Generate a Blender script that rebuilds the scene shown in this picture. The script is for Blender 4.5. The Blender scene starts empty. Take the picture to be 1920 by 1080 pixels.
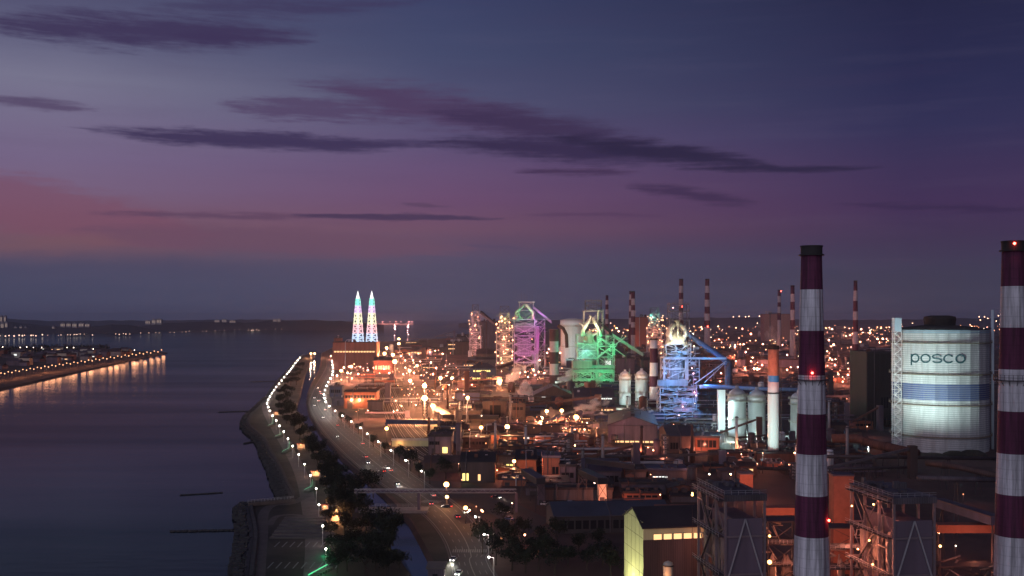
import bpy, bmesh, math, random
from mathutils import Vector, Matrix
R = math.radians
rnd = random.Random(11)
sc = bpy.context.scene
C = sc.collection
F, H, HY = 1920.0, 85.0, 600.0      # focal length in photo pixels, camera height in metres, horizon row

# ------------------------------------------------------------------ camera
cam = bpy.data.cameras.new('camera'); camo = bpy.data.objects.new('camera', cam); C.objects.link(camo)
cam.lens = 36; cam.sensor_width = 36; cam.shift_y = 60/1920
cam.clip_start = 1; cam.clip_end = 150000
camo.location = (0, 0, H); camo.rotation_euler = (R(90), 0, 0); sc.camera = camo
sc.view_settings.view_transform = 'Standard'; sc.view_settings.look = 'None'
sc.view_settings.exposure = 0; sc.view_settings.gamma = 1; sc.view_settings.use_curve_mapping = False
cy = sc.cycles
cy.use_denoising = True; cy.max_bounces = 4; cy.diffuse_bounces = 2; cy.glossy_bounces = 2
cy.transmission_bounces = 2; cy.volume_bounces = 0; cy.transparent_max_bounces = 8
cy.sample_clamp_indirect = 3; cy.use_light_tree = True
cy.caustics_reflective = False; cy.caustics_refractive = False

def lin(c):
    f = lambda v: (v/255/12.92) if v/255 <= .04045 else ((v/255+.055)/1.055)**2.4
    return (f(c[0]), f(c[1]), f(c[2]), 1)

# ------------------------------------------------------------------ sky (dusk gradient by direction, with streak clouds)
def pix_dir(px, py):
    x, z = (px-960)/F, (HY-py)/F
    return math.atan2(x, 1), z/math.hypot(x, 1)      # azimuth, tangent of elevation
w = bpy.data.worlds.new('World'); sc.world = w; w.use_nodes = True
nt = w.node_tree; nt.nodes.clear()
def N(t, **k):
    n = nt.nodes.new(t)
    for a, b in k.items(): setattr(n, a, b)
    return n
def wire(a, b): nt.links.new(a, b)
def M(op, a, b=None, c=None, clamp=False):
    n = N('ShaderNodeMath', operation=op); n.use_clamp = clamp
    for i, v in enumerate((a, b, c)):
        if v is None: continue
        if isinstance(v, (int, float)): n.inputs[i].default_value = v
        else: wire(v, n.inputs[i])
    return n.outputs[0]
tc = N('ShaderNodeTexCoord'); sep = N('ShaderNodeSeparateXYZ'); wire(tc.outputs['Generated'], sep.inputs[0])
X_, Y_, Z_ = sep.outputs
AZ = M('ARCTAN2', X_, Y_)
EL = M('DIVIDE', Z_, M('SQRT', M('ADD', M('MULTIPLY', X_, X_), M('MULTIPLY', Y_, Y_))))
def noise2(sx, sy, det, off=0.0, rough=.55):
    cmb = N('ShaderNodeCombineXYZ'); wire(M('MULTIPLY', AZ, sx), cmb.inputs[0]); wire(M('MULTIPLY', EL, sy), cmb.inputs[1]); cmb.inputs[2].default_value = off
    n = N('ShaderNodeTexNoise'); n.inputs['Scale'].default_value = 1; n.inputs['Detail'].default_value = det; n.inputs['Roughness'].default_value = rough
    wire(cmb.outputs[0], n.inputs['Vector']); return M('SUBTRACT', n.outputs['Fac'], .5)
nz1 = noise2(8, 34, 8, 0, .62); nz2 = noise2(16, 170, 7, 7, .66); nz3 = noise2(6, 26, 4, 3); nz4 = noise2(30, 70, 5, 9); nz5 = noise2(12, 240, 7, 13, .7); nz6 = noise2(40, 130, 6, 17, .65)
def ramp(fac, stops):
    r = N('ShaderNodeValToRGB'); r.color_ramp.interpolation = 'EASE' if False else 'LINEAR'
    e = r.color_ramp.elements
    stops = sorted(stops)
    e[0].position, e[0].color = stops[0][0], stops[0][1]
    e[1].position, e[1].color = stops[-1][0], stops[-1][1]
    for p, c in stops[1:-1]:
        k = e.new(p); k.color = c
    wire(fac, r.inputs[0]); return r.outputs[0]
def mix(fac, a, b):
    n = N('ShaderNodeMix', data_type='RGBA'); 
    if isinstance(fac, (int, float)): n.inputs[0].default_value = fac
    else: wire(fac, n.inputs[0])
    for s, v in ((n.inputs[6], a), (n.inputs[7], b)):
        if isinstance(v, tuple): s.default_value = v
        else: wire(v, s)
    return n.outputs[2]
ELW = M('ADD', EL, M('MULTIPLY', nz3, .012))
def stops(rows, x):
    return [(max(0, pix_dir(x, py)[1])/.4, lin(c)) for py, c in rows]
fel = M('DIVIDE', ELW, .4)
left = ramp(fel, stops([(-160, (62, 64, 96)), (0, (84, 84, 116)), (70, (98, 98, 128)), (140, (118, 116, 142)), (210, (116, 108, 138)), (290, (116, 100, 134)), (345, (118, 97, 128)), (400, (120, 88, 110)), (445, (114, 82, 98)), (500, (82, 76, 101)), (545, (70, 76, 102)), (600, (66, 73, 100))], 60))
mid = ramp(fel, stops([(-160, (40, 44, 78)), (0, (58, 65, 102)), (100, (66, 73, 108)), (200, (80, 80, 114)), (260, (92, 80, 118)), (310, (100, 78, 117)), (370, (106, 75, 111)), (430, (108, 76, 101)), (480, (80, 74, 102)), (540, (68, 75, 101)), (600, (66, 74, 99))], 820))
right = ramp(fel, stops([(-160, (26, 27, 52)), (0, (36, 38, 71)), (150, (41, 43, 80)), (230, (48, 47, 85)), (300, (58, 48, 86)), (380, (65, 47, 85)), (440, (63, 50, 82)), (500, (62, 58, 84)), (550, (66, 65, 86)), (600, (76, 72, 92))], 1780))
fa = M('DIVIDE', M('SUBTRACT', AZ, pix_dir(120, 300)[0]), pix_dir(820, 300)[0]-pix_dir(120, 300)[0], clamp=True)
fb = M('DIVIDE', M('SUBTRACT', AZ, pix_dir(820, 300)[0]), pix_dir(1700, 300)[0]-pix_dir(820, 300)[0], clamp=True)
col = mix(fb, mix(fa, left, mid), right)
def smooth(v, a, b):
    n = N('ShaderNodeMapRange', interpolation_type='SMOOTHSTEP'); wire(v, n.inputs[0])
    n.inputs[1].default_value = a; n.inputs[2].default_value = b; return n.outputs[0]
def streak(x0, y0, x1, y1, th, strength, color, soft=.75, wob=1.0, wide=.5):
    """lens-shaped cloud from pixel direction to pixel direction, th = half thickness (px)"""
    global col
    a0, e0 = pix_dir(x0, y0); a1, e1 = pix_dir(x1, y1)
    L = a1-a0; t = M('DIVIDE', M('SUBTRACT', AZ, a0), L)
    t = M('ADD', t, M('MULTIPLY', nz1, .10*wob))
    line = M('ADD', e0, M('MULTIPLY', t, e1-e0))
    d = M('DIVIDE', M('ADD', M('SUBTRACT', EL, line), M('ADD', M('MULTIPLY', nz1, .022*wob), M('MULTIPLY', nz2, .02*wob))), th/F)
    u = M('MULTIPLY', M('SUBTRACT', t, .5), 2)
    prof = M('POWER', M('MAXIMUM', M('SUBTRACT', 1, M('MULTIPLY', u, u)), 0), wide)
    m = M('ADD', M('SUBTRACT', prof, M('ABSOLUTE', d)), M('ADD', M('MULTIPLY', nz5, .9), M('MULTIPLY', nz6, .7)))
    col = mix(M('MULTIPLY', smooth(m, -.02, soft), strength), col, color)
DK, DM, DR = lin((60, 50, 86)), lin((52, 42, 76)), lin((42, 36, 66))
PK, WI = lin((122, 74, 98)), lin((96, 74, 106))
# soft far bank over the horizon with a bumpy top
bank = M('SUBTRACT', M('ADD', M('ADD', pix_dir(300, 478)[1], M('MULTIPLY', AZ, -.008)), M('ADD', M('MULTIPLY', nz1, .022), M('MULTIPLY', nz4, .020))), EL)
col = mix(M('MULTIPLY', smooth(bank, -.003, .022), .7), col, mix(fb, lin((70, 71, 99)), lin((60, 59, 82))))
wisp = noise2(5, 60, 7, 21, .62)
col = mix(M('MULTIPLY', M('MAXIMUM', wisp, 0), .5, clamp=True), col, lin((74, 58, 92)))
col = mix(M('MULTIPLY', M('MAXIMUM', M('MULTIPLY', wisp, -1), 0), .25, clamp=True), col, lin((118, 106, 136)))
streak(-420, 300, 420, 450, 62, .6, PK, .55, .5, .6)
streak(-100, 470, 330, 440, 24, .55, lin((118, 84, 96)), 1.0, .6)
streak(120, 430, 900, 470, 34, .7, lin((104, 74, 98)), .6, .7)
streak(-90, 40, 600, 62, 46, .92, DK, .9, 1.1)
streak(300, 60, 600, 80, 13, .8, DK, .9, .6)
streak(250, 12, 820, 2, 24, .6, DK, 1.0, 1)
streak(-80, 178, 190, 206, 13, .75, lin((78, 62, 96)), .9, .7)
streak(100, 238, 820, 276, 24, .95, DK, .7, .7, .8)
streak(330, 262, 960, 268, 9, .6, DK, .9, .6)
streak(400, 196, 800, 216, 26, .75, lin((78, 60, 96)), .8, 1.3)
streak(540, 150, 1120, 250, 50, .85, lin((76, 56, 92)), .9, 1.1, .6)
streak(780, 196, 1260, 272, 42, .85, lin((58, 46, 80)), .9, .9, .7)
streak(740, 262, 1420, 292, 34, .96, DM, .8, .6, .8)
streak(1000, 250, 1500, 318, 25, .9, DR, .8, .5, .8)
streak(1260, 318, 1660, 312, 10, .85, DR, .9, .4)
streak(960, 320, 1210, 324, 10, .85, lin((64, 46, 80)), .9, .5)
streak(1170, 346, 1430, 382, 17, .85, lin((60, 44, 78)), .9, .7)
streak(150, 400, 640, 405, 9, .8, lin((92, 66, 94)), .9, .6)
streak(540, 402, 950, 410, 8, .95, lin((70, 54, 86)), .7, .4)
streak(750, 380, 850, 388, 5, .7, lin((84, 62, 92)), .9, .4)
streak(980, 402, 1260, 404, 6, .5, lin((78, 54, 88)), .9, .4)
streak(860, 460, 1010, 466, 5, .6, lin((78, 66, 98)), .9, .4)
streak(1540, 386, 2000, 390, 9, .5, lin((48, 36, 70)), .9, .6)
bg = N('ShaderNodeBackground'); wo = N('ShaderNodeOutputWorld'); bg.inputs[1].default_value = 1.0
hsv = N('ShaderNodeHueSaturation'); hsv.inputs['Saturation'].default_value = .97; wire(col, hsv.inputs['Color']); wire(hsv.outputs[0], bg.inputs[0]); wire(bg.outputs[0], wo.inputs[0])
w.cycles.sampling_method = 'MANUAL'; w.cycles.sample_map_resolution = 512

# ------------------------------------------------------------------ last light of the evening, from behind the camera
su = bpy.data.lights.new('sun', 'SUN'); suo = bpy.data.objects.new('sun', su); C.objects.link(suo)
su.energy = 0.55; su.angle = R(50); su.color = (.86, .84, 1.0)
suo.rotation_euler = Vector((-.45, -1.0, .38)).to_track_quat('Z', 'Y').to_euler()

# ------------------------------------------------------------------ materials
MATS = {}
def mat(name, rgb, rough=.7, metal=0.0, var=.25, scale=.25, streak=0.0, emit=None, es=0, bump=0, bscale=1.0, bands=0):
    if name in MATS: return MATS[name]
    m = bpy.data.materials.new(name); m.use_nodes = True; t = m.node_tree
    b = t.nodes['Principled BSDF']; b.inputs['Roughness'].default_value = rough; b.inputs['Metallic'].default_value = metal
    g = lambda k: t.nodes.new(k)
    if var:
        oc = g('ShaderNodeTexCoord'); mp = g('ShaderNodeMapping'); t.links.new(oc.outputs['Object'], mp.inputs[0])
        mp.inputs['Scale'].default_value = (scale, scale, scale*(.12 if streak else 1))
        n = g('ShaderNodeTexNoise'); n.inputs['Scale'].default_value = 1; n.inputs['Detail'].default_value = 5; n.inputs['Roughness'].default_value = .65
        t.links.new(mp.outputs[0], n.inputs['Vector'])
        oi = g('ShaderNodeObjectInfo')
        r = g('ShaderNodeMapRange'); r.inputs[1].default_value = .28; r.inputs[2].default_value = .72
        r.inputs[3].default_value = 1-var; r.inputs[4].default_value = 1+var
        t.links.new(n.outputs['Fac'], r.inputs[0])
        r2 = g('ShaderNodeMapRange'); r2.inputs[3].default_value = 1-var*.5; r2.inputs[4].default_value = 1+var*.5
        t.links.new(oi.outputs['Random'], r2.inputs[0])
        mu = g('ShaderNodeMath'); mu.operation = 'MULTIPLY'; t.links.new(r.outputs[0], mu.inputs[0]); t.links.new(r2.outputs[0], mu.inputs[1])
        fac = mu.outputs[0]
        if bands:   # profiled sheet: rib shading painted into the colour as regular bands
            wv = g('ShaderNodeTexWave'); wv.bands_direction = 'DIAGONAL' if bands < 0 else 'X'; wv.inputs['Scale'].default_value = abs(bands)
            t.links.new(oc.outputs['Object'], wv.inputs['Vector'])
            r3 = g('ShaderNodeMapRange'); r3.inputs[3].default_value = .8; r3.inputs[4].default_value = 1.1; t.links.new(wv.outputs['Fac'], r3.inputs[0])
            m2 = g('ShaderNodeMath'); m2.operation = 'MULTIPLY'; t.links.new(fac, m2.inputs[0]); t.links.new(r3.outputs[0], m2.inputs[1]); fac = m2.outputs[0]
        sc_ = g('ShaderNodeVectorMath'); sc_.operation = 'SCALE'; sc_.inputs[0].default_value = rgb; t.links.new(fac, sc_.inputs['Scale'])
        t.links.new(sc_.outputs[0], b.inputs['Base Color'])
        if bump:
            n2 = g('ShaderNodeTexNoise'); n2.inputs['Scale'].default_value = bscale; n2.inputs['Detail'].default_value = 4
            t.links.new(oc.outputs['Object'], n2.inputs['Vector'])
            bp = g('ShaderNodeBump'); bp.inputs['Strength'].default_value = bump; t.links.new(n2.outputs['Fac'], bp.inputs['Height']); t.links.new(bp.outputs[0], b.inputs['Normal'])
    else:
        b.inputs['Base Color'].default_value = (*rgb, 1)
    if emit:
        b.inputs['Emission Color'].default_value = (*emit, 1); b.inputs['Emission Strength'].default_value = es
        m.cycles.emission_sampling = 'NONE'
    MATS[name] = m; return m
steel   = mat('dark_steel', (.055, .046, .05), .6, .2)
steelL  = mat('pale_steel', (.42, .41, .42), .5, .2)
white   = mat('white_paint', (.74, .74, .74), .6, 0, .12, .2, 1)
maroon  = mat('maroon_paint', (.105, .018, .055), .65, 0, .15, .2, 1)
def chim_mat(name, rgb):
    m = mat(name, rgb, .8, 0, .22, .5, 1, bump=.2, bscale=.8); t = m.node_tree; b = t.nodes['Principled BSDF']; src = b.inputs['Base Color'].links[0].from_socket
    oc = t.nodes.new('ShaderNodeTexCoord'); sp = t.nodes.new('ShaderNodeSeparateXYZ'); t.links.new(oc.outputs['Object'], sp.inputs[0])
    fr = t.nodes.new('ShaderNodeMath'); fr.operation = 'PINGPONG'; fr.inputs[1].default_value = 1.1; t.links.new(sp.outputs[2], fr.inputs[0])        # pour joints every 2.2 m
    jr = t.nodes.new('ShaderNodeMapRange'); jr.inputs[1].default_value = 0; jr.inputs[2].default_value = .14; jr.inputs[3].default_value = .80; jr.inputs[4].default_value = 1; t.links.new(fr.outputs[0], jr.inputs[0])
    mp = t.nodes.new('ShaderNodeMapping'); mp.inputs['Scale'].default_value = (1.1, 1.1, .045); t.links.new(oc.outputs['Object'], mp.inputs[0])
    n = t.nodes.new('ShaderNodeTexNoise'); n.inputs['Scale'].default_value = 1; n.inputs['Detail'].default_value = 6; n.inputs['Roughness'].default_value = .7; t.links.new(mp.outputs[0], n.inputs['Vector'])
    sr = t.nodes.new('ShaderNodeMapRange'); sr.inputs[1].default_value = .40; sr.inputs[2].default_value = .60; sr.inputs[3].default_value = .48; sr.inputs[4].default_value = 1.08; t.links.new(n.outputs['Fac'], sr.inputs[0])
    mu = t.nodes.new('ShaderNodeMath'); mu.operation = 'MULTIPLY'; t.links.new(jr.outputs[0], mu.inputs[0]); t.links.new(sr.outputs[0], mu.inputs[1])
    sc2 = t.nodes.new('ShaderNodeVectorMath'); sc2.operation = 'SCALE'; t.links.new(src, sc2.inputs[0]); t.links.new(mu.outputs[0], sc2.inputs['Scale']); t.links.new(sc2.outputs[0], b.inputs['Base Color']); return m
chimw = chim_mat('chimney_white', (.70, .69, .71)); chimr = chim_mat('chimney_maroon', (.125, .024, .066))
soot    = mat('sooty_concrete', (.030, .027, .026), .85, 0, .4)
brick   = mat('orange_brick', (.30, .11, .07), .85, 0, .2, .4)
concrete= mat('grey_concrete', (.24, .22, .215), .85, 0, .3, .2, 1)
rust    = mat('rusty_sheet', (.12, .055, .04), .8, 0, .5, .2, 1, bands=.45)
browns  = mat('brown_sheet', (.085, .055, .05), .75, 0, .5, .15, 1, bands=.45)
greys   = mat('grey_sheet', (.085, .075, .085), .65, .1, .5, .15, 1, bands=.45)
mauves  = mat('mauve_sheet', (.13, .10, .13), .65, .1, .5, .15, 1, bands=.45)
blues   = mat('blue_sheet', (.05, .065, .12), .6, .1, .25, .15, 1, bands=.45)
cream   = mat('cream_sheet', (.55, .5, .4), .7, 0, .18, .2, 1, bands=1.5)
lime    = mat('pale_yellow_render', (.62, .62, .33), .8, 0, .12, .3, 1)
roofd   = mat('dark_roof', (.03, .026, .03), .75, 0, .35, .1)
roofb   = mat('brown_roof', (.05, .036, .036), .75, 0, .35, .1)
roofp   = mat('slate_roof', (.07, .06, .08), .6, .1, .3, .1)
glassd  = mat('dark_glass', (.02, .02, .025), .12, 0, 0)
asphalt = mat('asphalt', (.032, .030, .034), .75, 0, .3, .06)
paint   = mat('road_paint', (.2, .2, .2), .8, 0, .2, .5)
ballast = mat('ballast', (.07, .05, .042), .95, 0, .35, .2)
railm   = mat('rail_steel', (.42, .36, .34), .5, .1, 0)
concl   = mat('pale_concrete', (.11, .095, .09), .9, 0, .3, .15)
bark    = mat('bark', (.05, .04, .03), .9, 0, .2)
leaf    = mat('leaves', (.014, .019, .010), .8, 0, .5, .9)
rock    = mat('rock', (.05, .05, .05), .9, 0, .4, .3)
def glow(name, c, s): return mat(name, (.3, .3, .3), .5, 0, 0, emit=c, es=s)
G_or  = glow('sodium_lamp', (1, .40, .20), 9)
G_ord = glow('sodium_lamp_dim', (1, .36, .13), 3.2)
G_orh = glow('sodium_lamp_hot', (1, .45, .22), 24)
G_orb = glow('sodium_flood', (1, .56, .16), 7)
G_ye  = glow('yellow_lamp', (1, .80, .38), 30)
G_wh  = glow('white_lamp', (1, .93, .80), 26)
G_wm  = glow('far_white_lamp', (1, .78, .58), 10)
G_pk  = glow('far_pink_lamp', (1, .42, .30), 6)
G_gr  = glow('green_lamp', (.08, 1, .42), 14)
G_grs = glow('green_strip', (.10, .9, .40), .7)
G_re  = glow('red_lamp', (1, .06, .04), 25)
G_win = glow('lit_window', (1, .55, .22), 1.6)
G_winy= glow('lit_window_yellow', (1, .78, .22), 1.8)
G_winw= glow('lit_window_white', (.9, .95, .9), 1.3)
G_tail= glow('tail_lamp', (1, .05, .03), 6)
G_head= glow('head_lamp', (1, .95, .85), 14)

# ------------------------------------------------------------------ mesh builder and scene helpers
class MB:
    def __init__(s): s.v = []; s.f = []; s.m = []; s.cur = 0
    def quad(s, *p):
        b = len(s.v); s.v += [tuple(q) for q in p]; s.f.append(tuple(range(b, b+len(p)))); s.m.append(s.cur)
    def box(s, x0, x1, y0, y1, z0, z1):
        b = len(s.v)
        s.v += [(x0,y0,z0),(x1,y0,z0),(x1,y1,z0),(x0,y1,z0),(x0,y0,z1),(x1,y0,z1),(x1,y1,z1),(x0,y1,z1)]
        for f in ((0,3,2,1),(4,5,6,7),(0,1,5,4),(1,2,6,5),(2,3,7,6),(3,0,4,7)):
            s.f.append(tuple(b+i for i in f)); s.m.append(s.cur)
        return s
    def bar(s, p, q, r, n=4, r2=None):
        p, q = Vector(p), Vector(q); d = q-p
        if d.length < 1e-6: return s
        d.normalize(); a = Vector((0,0,1)) if abs(d.z) < .9 else Vector((1,0,0))
        u = d.cross(a).normalized(); v = d.cross(u); r2 = r if r2 is None else r2; b = len(s.v)
        for c, rr in ((p, r), (q, r2)):
            for i in range(n):
                t = 2*math.pi*(i+.5)/n; s.v.append(tuple(c+u*math.cos(t)*rr+v*math.sin(t)*rr))
        for i in range(n):
            j = (i+1) % n; s.f.append((b+i, b+j, b+n+j, b+n+i)); s.m.append(s.cur)
        s.f.append(tuple(b+n-1-i for i in range(n))); s.m.append(s.cur)
        s.f.append(tuple(b+n+i for i in range(n))); s.m.append(s.cur)
        return s
    def tube(s, path, r, n=8):
        P = [Vector(p) for p in path]; b = len(s.v); k = len(P); pu = None
        for i, p in enumerate(P):
            d = (P[min(i+1, k-1)]-P[max(i-1, 0)]).normalized()
            if pu is None:
                a = Vector((0,0,1)) if abs(d.z) < .9 else Vector((1,0,0)); u = d.cross(a).normalized()
            else: u = (pu - d*pu.dot(d)).normalized()
            pu = u; v = d.cross(u); rr = r[i] if isinstance(r, (list, tuple)) else r
            for j in range(n):
                t = 2*math.pi*j/n; s.v.append(tuple(p+u*math.cos(t)*rr+v*math.sin(t)*rr))
        for i in range(k-1):
            for j in range(n):
                l = (j+1) % n; s.f.append((b+i*n+j, b+i*n+l, b+(i+1)*n+l, b+(i+1)*n+j)); s.m.append(s.cur)
        s.f.append(tuple(b+n-1-i for i in range(n))); s.m.append(s.cur)
        s.f.append(tuple(b+(k-1)*n+i for i in range(n))); s.m.append(s.cur)
        return s
    def lathe(s, prof, n=24, cx=0, cy_=0, mats=None, cap=True):
        b = len(s.v); k = len(prof)
        for r, z in prof:
            for j in range(n):
                t = 2*math.pi*(j+.5)/n; s.v.append((cx+r*math.cos(t), cy_+r*math.sin(t), z))
        for i in range(k-1):
            for j in range(n):
                l = (j+1) % n; s.f.append((b+i*n+j, b+i*n+l, b+(i+1)*n+l, b+(i+1)*n+j)); s.m.append(mats[i] if mats else s.cur)
        if cap:
            s.f.append(tuple(b+n-1-i for i in range(n))); s.m.append(mats[0] if mats else s.cur)
            s.f.append(tuple(b+(k-1)*n+i for i in range(n))); s.m.append(mats[-1] if mats else s.cur)
        return s
    def ring(s, R0, R1, z0, z1, n=24, cx=0, cy_=0):
        b = len(s.v)
        for r, z in ((R0,z0),(R1,z0),(R1,z1),(R0,z1)):
            for j in range(n):
                t = 2*math.pi*(j+.5)/n; s.v.append((cx+r*math.cos(t), cy_+r*math.sin(t), z))
        for i in range(4):
            for j in range(n):
                l = (j+1) % n; i2 = (i+1) % 4
                s.f.append((b+i*n+j, b+i*n+l, b+i2*n+l, b+i2*n+j)); s.m.append(s.cur)
        return s
    def rail(s, pts, h=1.1, r=.06, closed=False, posts=True, top=2):
        P = [Vector(p) for p in pts]; seg = list(zip(P, P[1:]+P[:1])) if closed else list(zip(P, P[1:]))
        for a, b in seg:
            for k in range(1, top+1): s.bar(a+Vector((0,0,h*k/top)), b+Vector((0,0,h*k/top)), r)
            if posts: s.bar(a, a+Vector((0,0,h)), r)
        return s
    def sphere(s, c, r, nu=8, nv=5):
        pr = [(max(r*math.sin(math.pi*i/nv), .001), c[2]-r*math.cos(math.pi*i/nv)) for i in range(nv+1)]
        return s.lathe(pr, nu, c[0], c[1])
    def build(s, name, mats, parent=None, smooth=False):
        me = bpy.data.meshes.new(name); me.from_pydata(s.v, [], s.f)
        for m in (mats if isinstance(mats, (list, tuple)) else [mats]): me.materials.append(m)
        if any(s.m): me.polygons.foreach_set('material_index', s.m)
        if smooth: me.polygons.foreach_set('use_smooth', [True]*len(s.f))
        me.update()
        o = bpy.data.objects.new(name, me); C.objects.link(o)
        if parent is not None: o.parent = parent
        return o
PENDING = []      # things whose label is completed at the end from what they stand beside
def tag(o, label, cat, group=None):
    o['label'] = label; o['category'] = cat
    if group: o['group'] = group
    return o
def thing(name, label, cat, loc=(0,0,0), rz=0, group=None):
    o = bpy.data.objects.new(name, None); C.objects.link(o); o.location = loc; o.rotation_euler = (0,0,rz); o.empty_display_size = .5
    if label is not None: tag(o, label, cat, group)
    return o
def pend(o, desc, cat, group):
    o['category'] = cat; o['group'] = group; PENDING.append((o, desc)); return o
def structure(o): o['kind'] = 'structure'; return o
KIDS = {}
def kids(o): return [c for c in C.objects if c.parent == o]
def dup(root, children, loc, rz=0, scale=None, lit=None):
    r = root.copy(); C.objects.link(r); r.location = loc; r.rotation_euler = (0,0,rz)
    if scale: r.scale = scale
    for ch in children:
        c = ch.copy(); C.objects.link(c); c.parent = r
        for g in KIDS.get(ch.name, []):
            d = g.copy(); C.objects.link(d); d.parent = c
    return r
LD = {}
def light(loc, power, color, rad=.4, parent=None, name='lamp_light'):
    k = (round(power, 1), color, rad)
    if k not in LD:
        l = bpy.data.lights.new(name, 'POINT'); l.energy = power; l.color = color; l.shadow_soft_size = rad; LD[k] = l
    o = bpy.data.objects.new(name, LD[k]); C.objects.link(o); o.location = loc
    if parent is not None: o.parent = parent
    return o
def spot(loc, target, power, color, ang=70, rad=.8, blend=.6, parent=None):
    l = bpy.data.lights.new('flood_beam', 'SPOT'); l.energy = power; l.color = color; l.spot_size = R(ang); l.spot_blend = .95 if ang > 90 else blend; l.shadow_soft_size = rad
    o = bpy.data.objects.new('flood_beam', l); C.objects.link(o); o.location = loc
    o.rotation_euler = (Vector(loc)-Vector(target)).to_track_quat('Z', 'Y').to_euler()
    if parent is not None: o.parent = parent
    return o
SOD, SODY, WHT, GRN, PUR, BLU, CYA, REDL = (1,.29,.17), (1,.42,.18), (1,.88,.75), (.02,1,.32), (.82,.07,.66), (.01,.36,1), (.66,1,.92), (1,.06,.05)
def gy(py, z=0): return (H-z)*F/(py-HY)
def G(px, py, z=0):
    y = gy(py, z); return Vector(((px-960)*y/F, y, z))
def P(px, py, y): return Vector(((px-960)*y/F, y, H-(py-HY)*y/F))
ORD = ['zeroth','first','second','third','fourth','fifth','sixth','seventh','eighth','ninth','tenth','eleventh','twelfth','thirteenth','fourteenth','fifteenth','sixteenth','seventeenth','eighteenth','nineteenth','twentieth']
TENS = ['','','twenty','thirty','forty','fifty','sixty','seventy','eighty','ninety']
def ordinal(n):
    if n <= 20: return ORD[n]
    if n % 10 == 0: return TENS[n//10][:-1]+'ieth'
    if n > 100: return 'hundred and '+ordinal(n-100)
    return TENS[n//10]+'-'+ORD[n % 10]

# ------------------------------------------------------------------ ground, sea, canal
def land(name, pts, z, mt, skirt=4.0, slope=3.0):
    bm = bmesh.new(); vs = [bm.verts.new((p[0], p[1], z)) for p in pts]
    f = bm.faces.new(vs); f.normal_update()
    if f.normal.z < 0: bmesh.ops.reverse_faces(bm, faces=[f])
    f = bm.faces[:][0]; n = len(f.verts); vv = list(f.verts)
    lo = []
    for i, v in enumerate(vv):
        a, b = vv[i-1].co, vv[(i+1) % n].co; t = (b-a); t.z = 0; t.normalize(); out = Vector((t.y, -t.x, 0))
        lo.append(bm.verts.new(v.co+out*slope-Vector((0,0,skirt))))
    for i in range(n):
        bm.faces.new((vv[i], lo[i], lo[(i+1) % n], vv[(i+1) % n]))
    bmesh.ops.triangulate(bm, faces=[f])
    me = bpy.data.meshes.new(name); bm.to_mesh(me); bm.free(); me.materials.append(mt)
    o = bpy.data.objects.new(name, me); C.objects.link(o); return structure(o)
def ground_mat(name, a, b, sc1, sc2):
    m = bpy.data.materials.new(name); m.use_nodes = True; t = m.node_tree; bs = t.nodes['Principled BSDF']; bs.inputs['Roughness'].default_value = .9
    oc = t.nodes.new('ShaderNodeTexCoord'); n1 = t.nodes.new('ShaderNodeTexNoise'); n2 = t.nodes.new('ShaderNodeTexVoronoi')
    n1.inputs['Scale'].default_value = sc1; n1.inputs['Detail'].default_value = 8; n1.inputs['Roughness'].default_value = .65
    n2.inputs['Scale'].default_value = sc2
    t.links.new(oc.outputs['Object'], n1.inputs['Vector']); t.links.new(oc.outputs['Object'], n2.inputs['Vector'])
    r = t.nodes.new('ShaderNodeMapRange'); r.inputs[1].default_value = .35; r.inputs[2].default_value = .65; t.links.new(n1.outputs['Fac'], r.inputs[0])
    mx = t.nodes.new('ShaderNodeMix'); mx.data_type = 'RGBA'; mx.inputs[6].default_value = (*a, 1); mx.inputs[7].default_value = (*b, 1); t.links.new(r.outputs[0], mx.inputs[0])
    hs = t.nodes.new('ShaderNodeHueSaturation'); rr = t.nodes.new('ShaderNodeMapRange'); rr.inputs[3].default_value = .6; rr.inputs[4].default_value = 1.25
    t.links.new(n2.outputs['Color'], rr.inputs[0]); t.links.new(rr.outputs[0], hs.inputs['Value']); t.links.new(mx.outputs[2], hs.inputs['Color'])
    t.links.new(hs.outputs[0], bs.inputs['Base Color']); return m
earth = ground_mat('works_ground', (.045, .028, .026), (.115, .062, .05), .02, .04)
park  = ground_mat('park_ground', (.018, .02, .012), (.07, .06, .045), .035, .03)
shore = [(400,1400),(445,1085),(452,1040),(458,1000),(452,955),(464,944),(530,936),(521,905),(512,880),(497,850),(485,824),(458,798),(462,780),(478,765),(497,745),(512,722),(532,700),(552,682),(570,668),(582,661)]
bankl = [(590,661),(578,685),(570,705),(562,740),(553,765),(562,785),(580,805),(602,838),(642,890),(680,945),(705,990),(735,1030),(775,1085),(900,1400)]
bankr = [(604,661),(600,690),(586,715),(578,735),(576,755),(582,778),(602,812),(642,857),(690,898),(735,938),(772,978),(792,1012),(812,1050),(826,1085),(950,1400)]
land('park_ground', [G(*p) for p in shore+bankl], 0, park)
land('works_ground', [G(*p) for p in bankr[::-1]] + [G(*p) for p in ((612,658),(622,652),(632,643),(700,641),(780,639),(858,632),(900,624),(960,616),(1100,610),(1400,607),(2600,606))] + [G(3600,700), G(4200,1400)], 0, earth)
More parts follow.
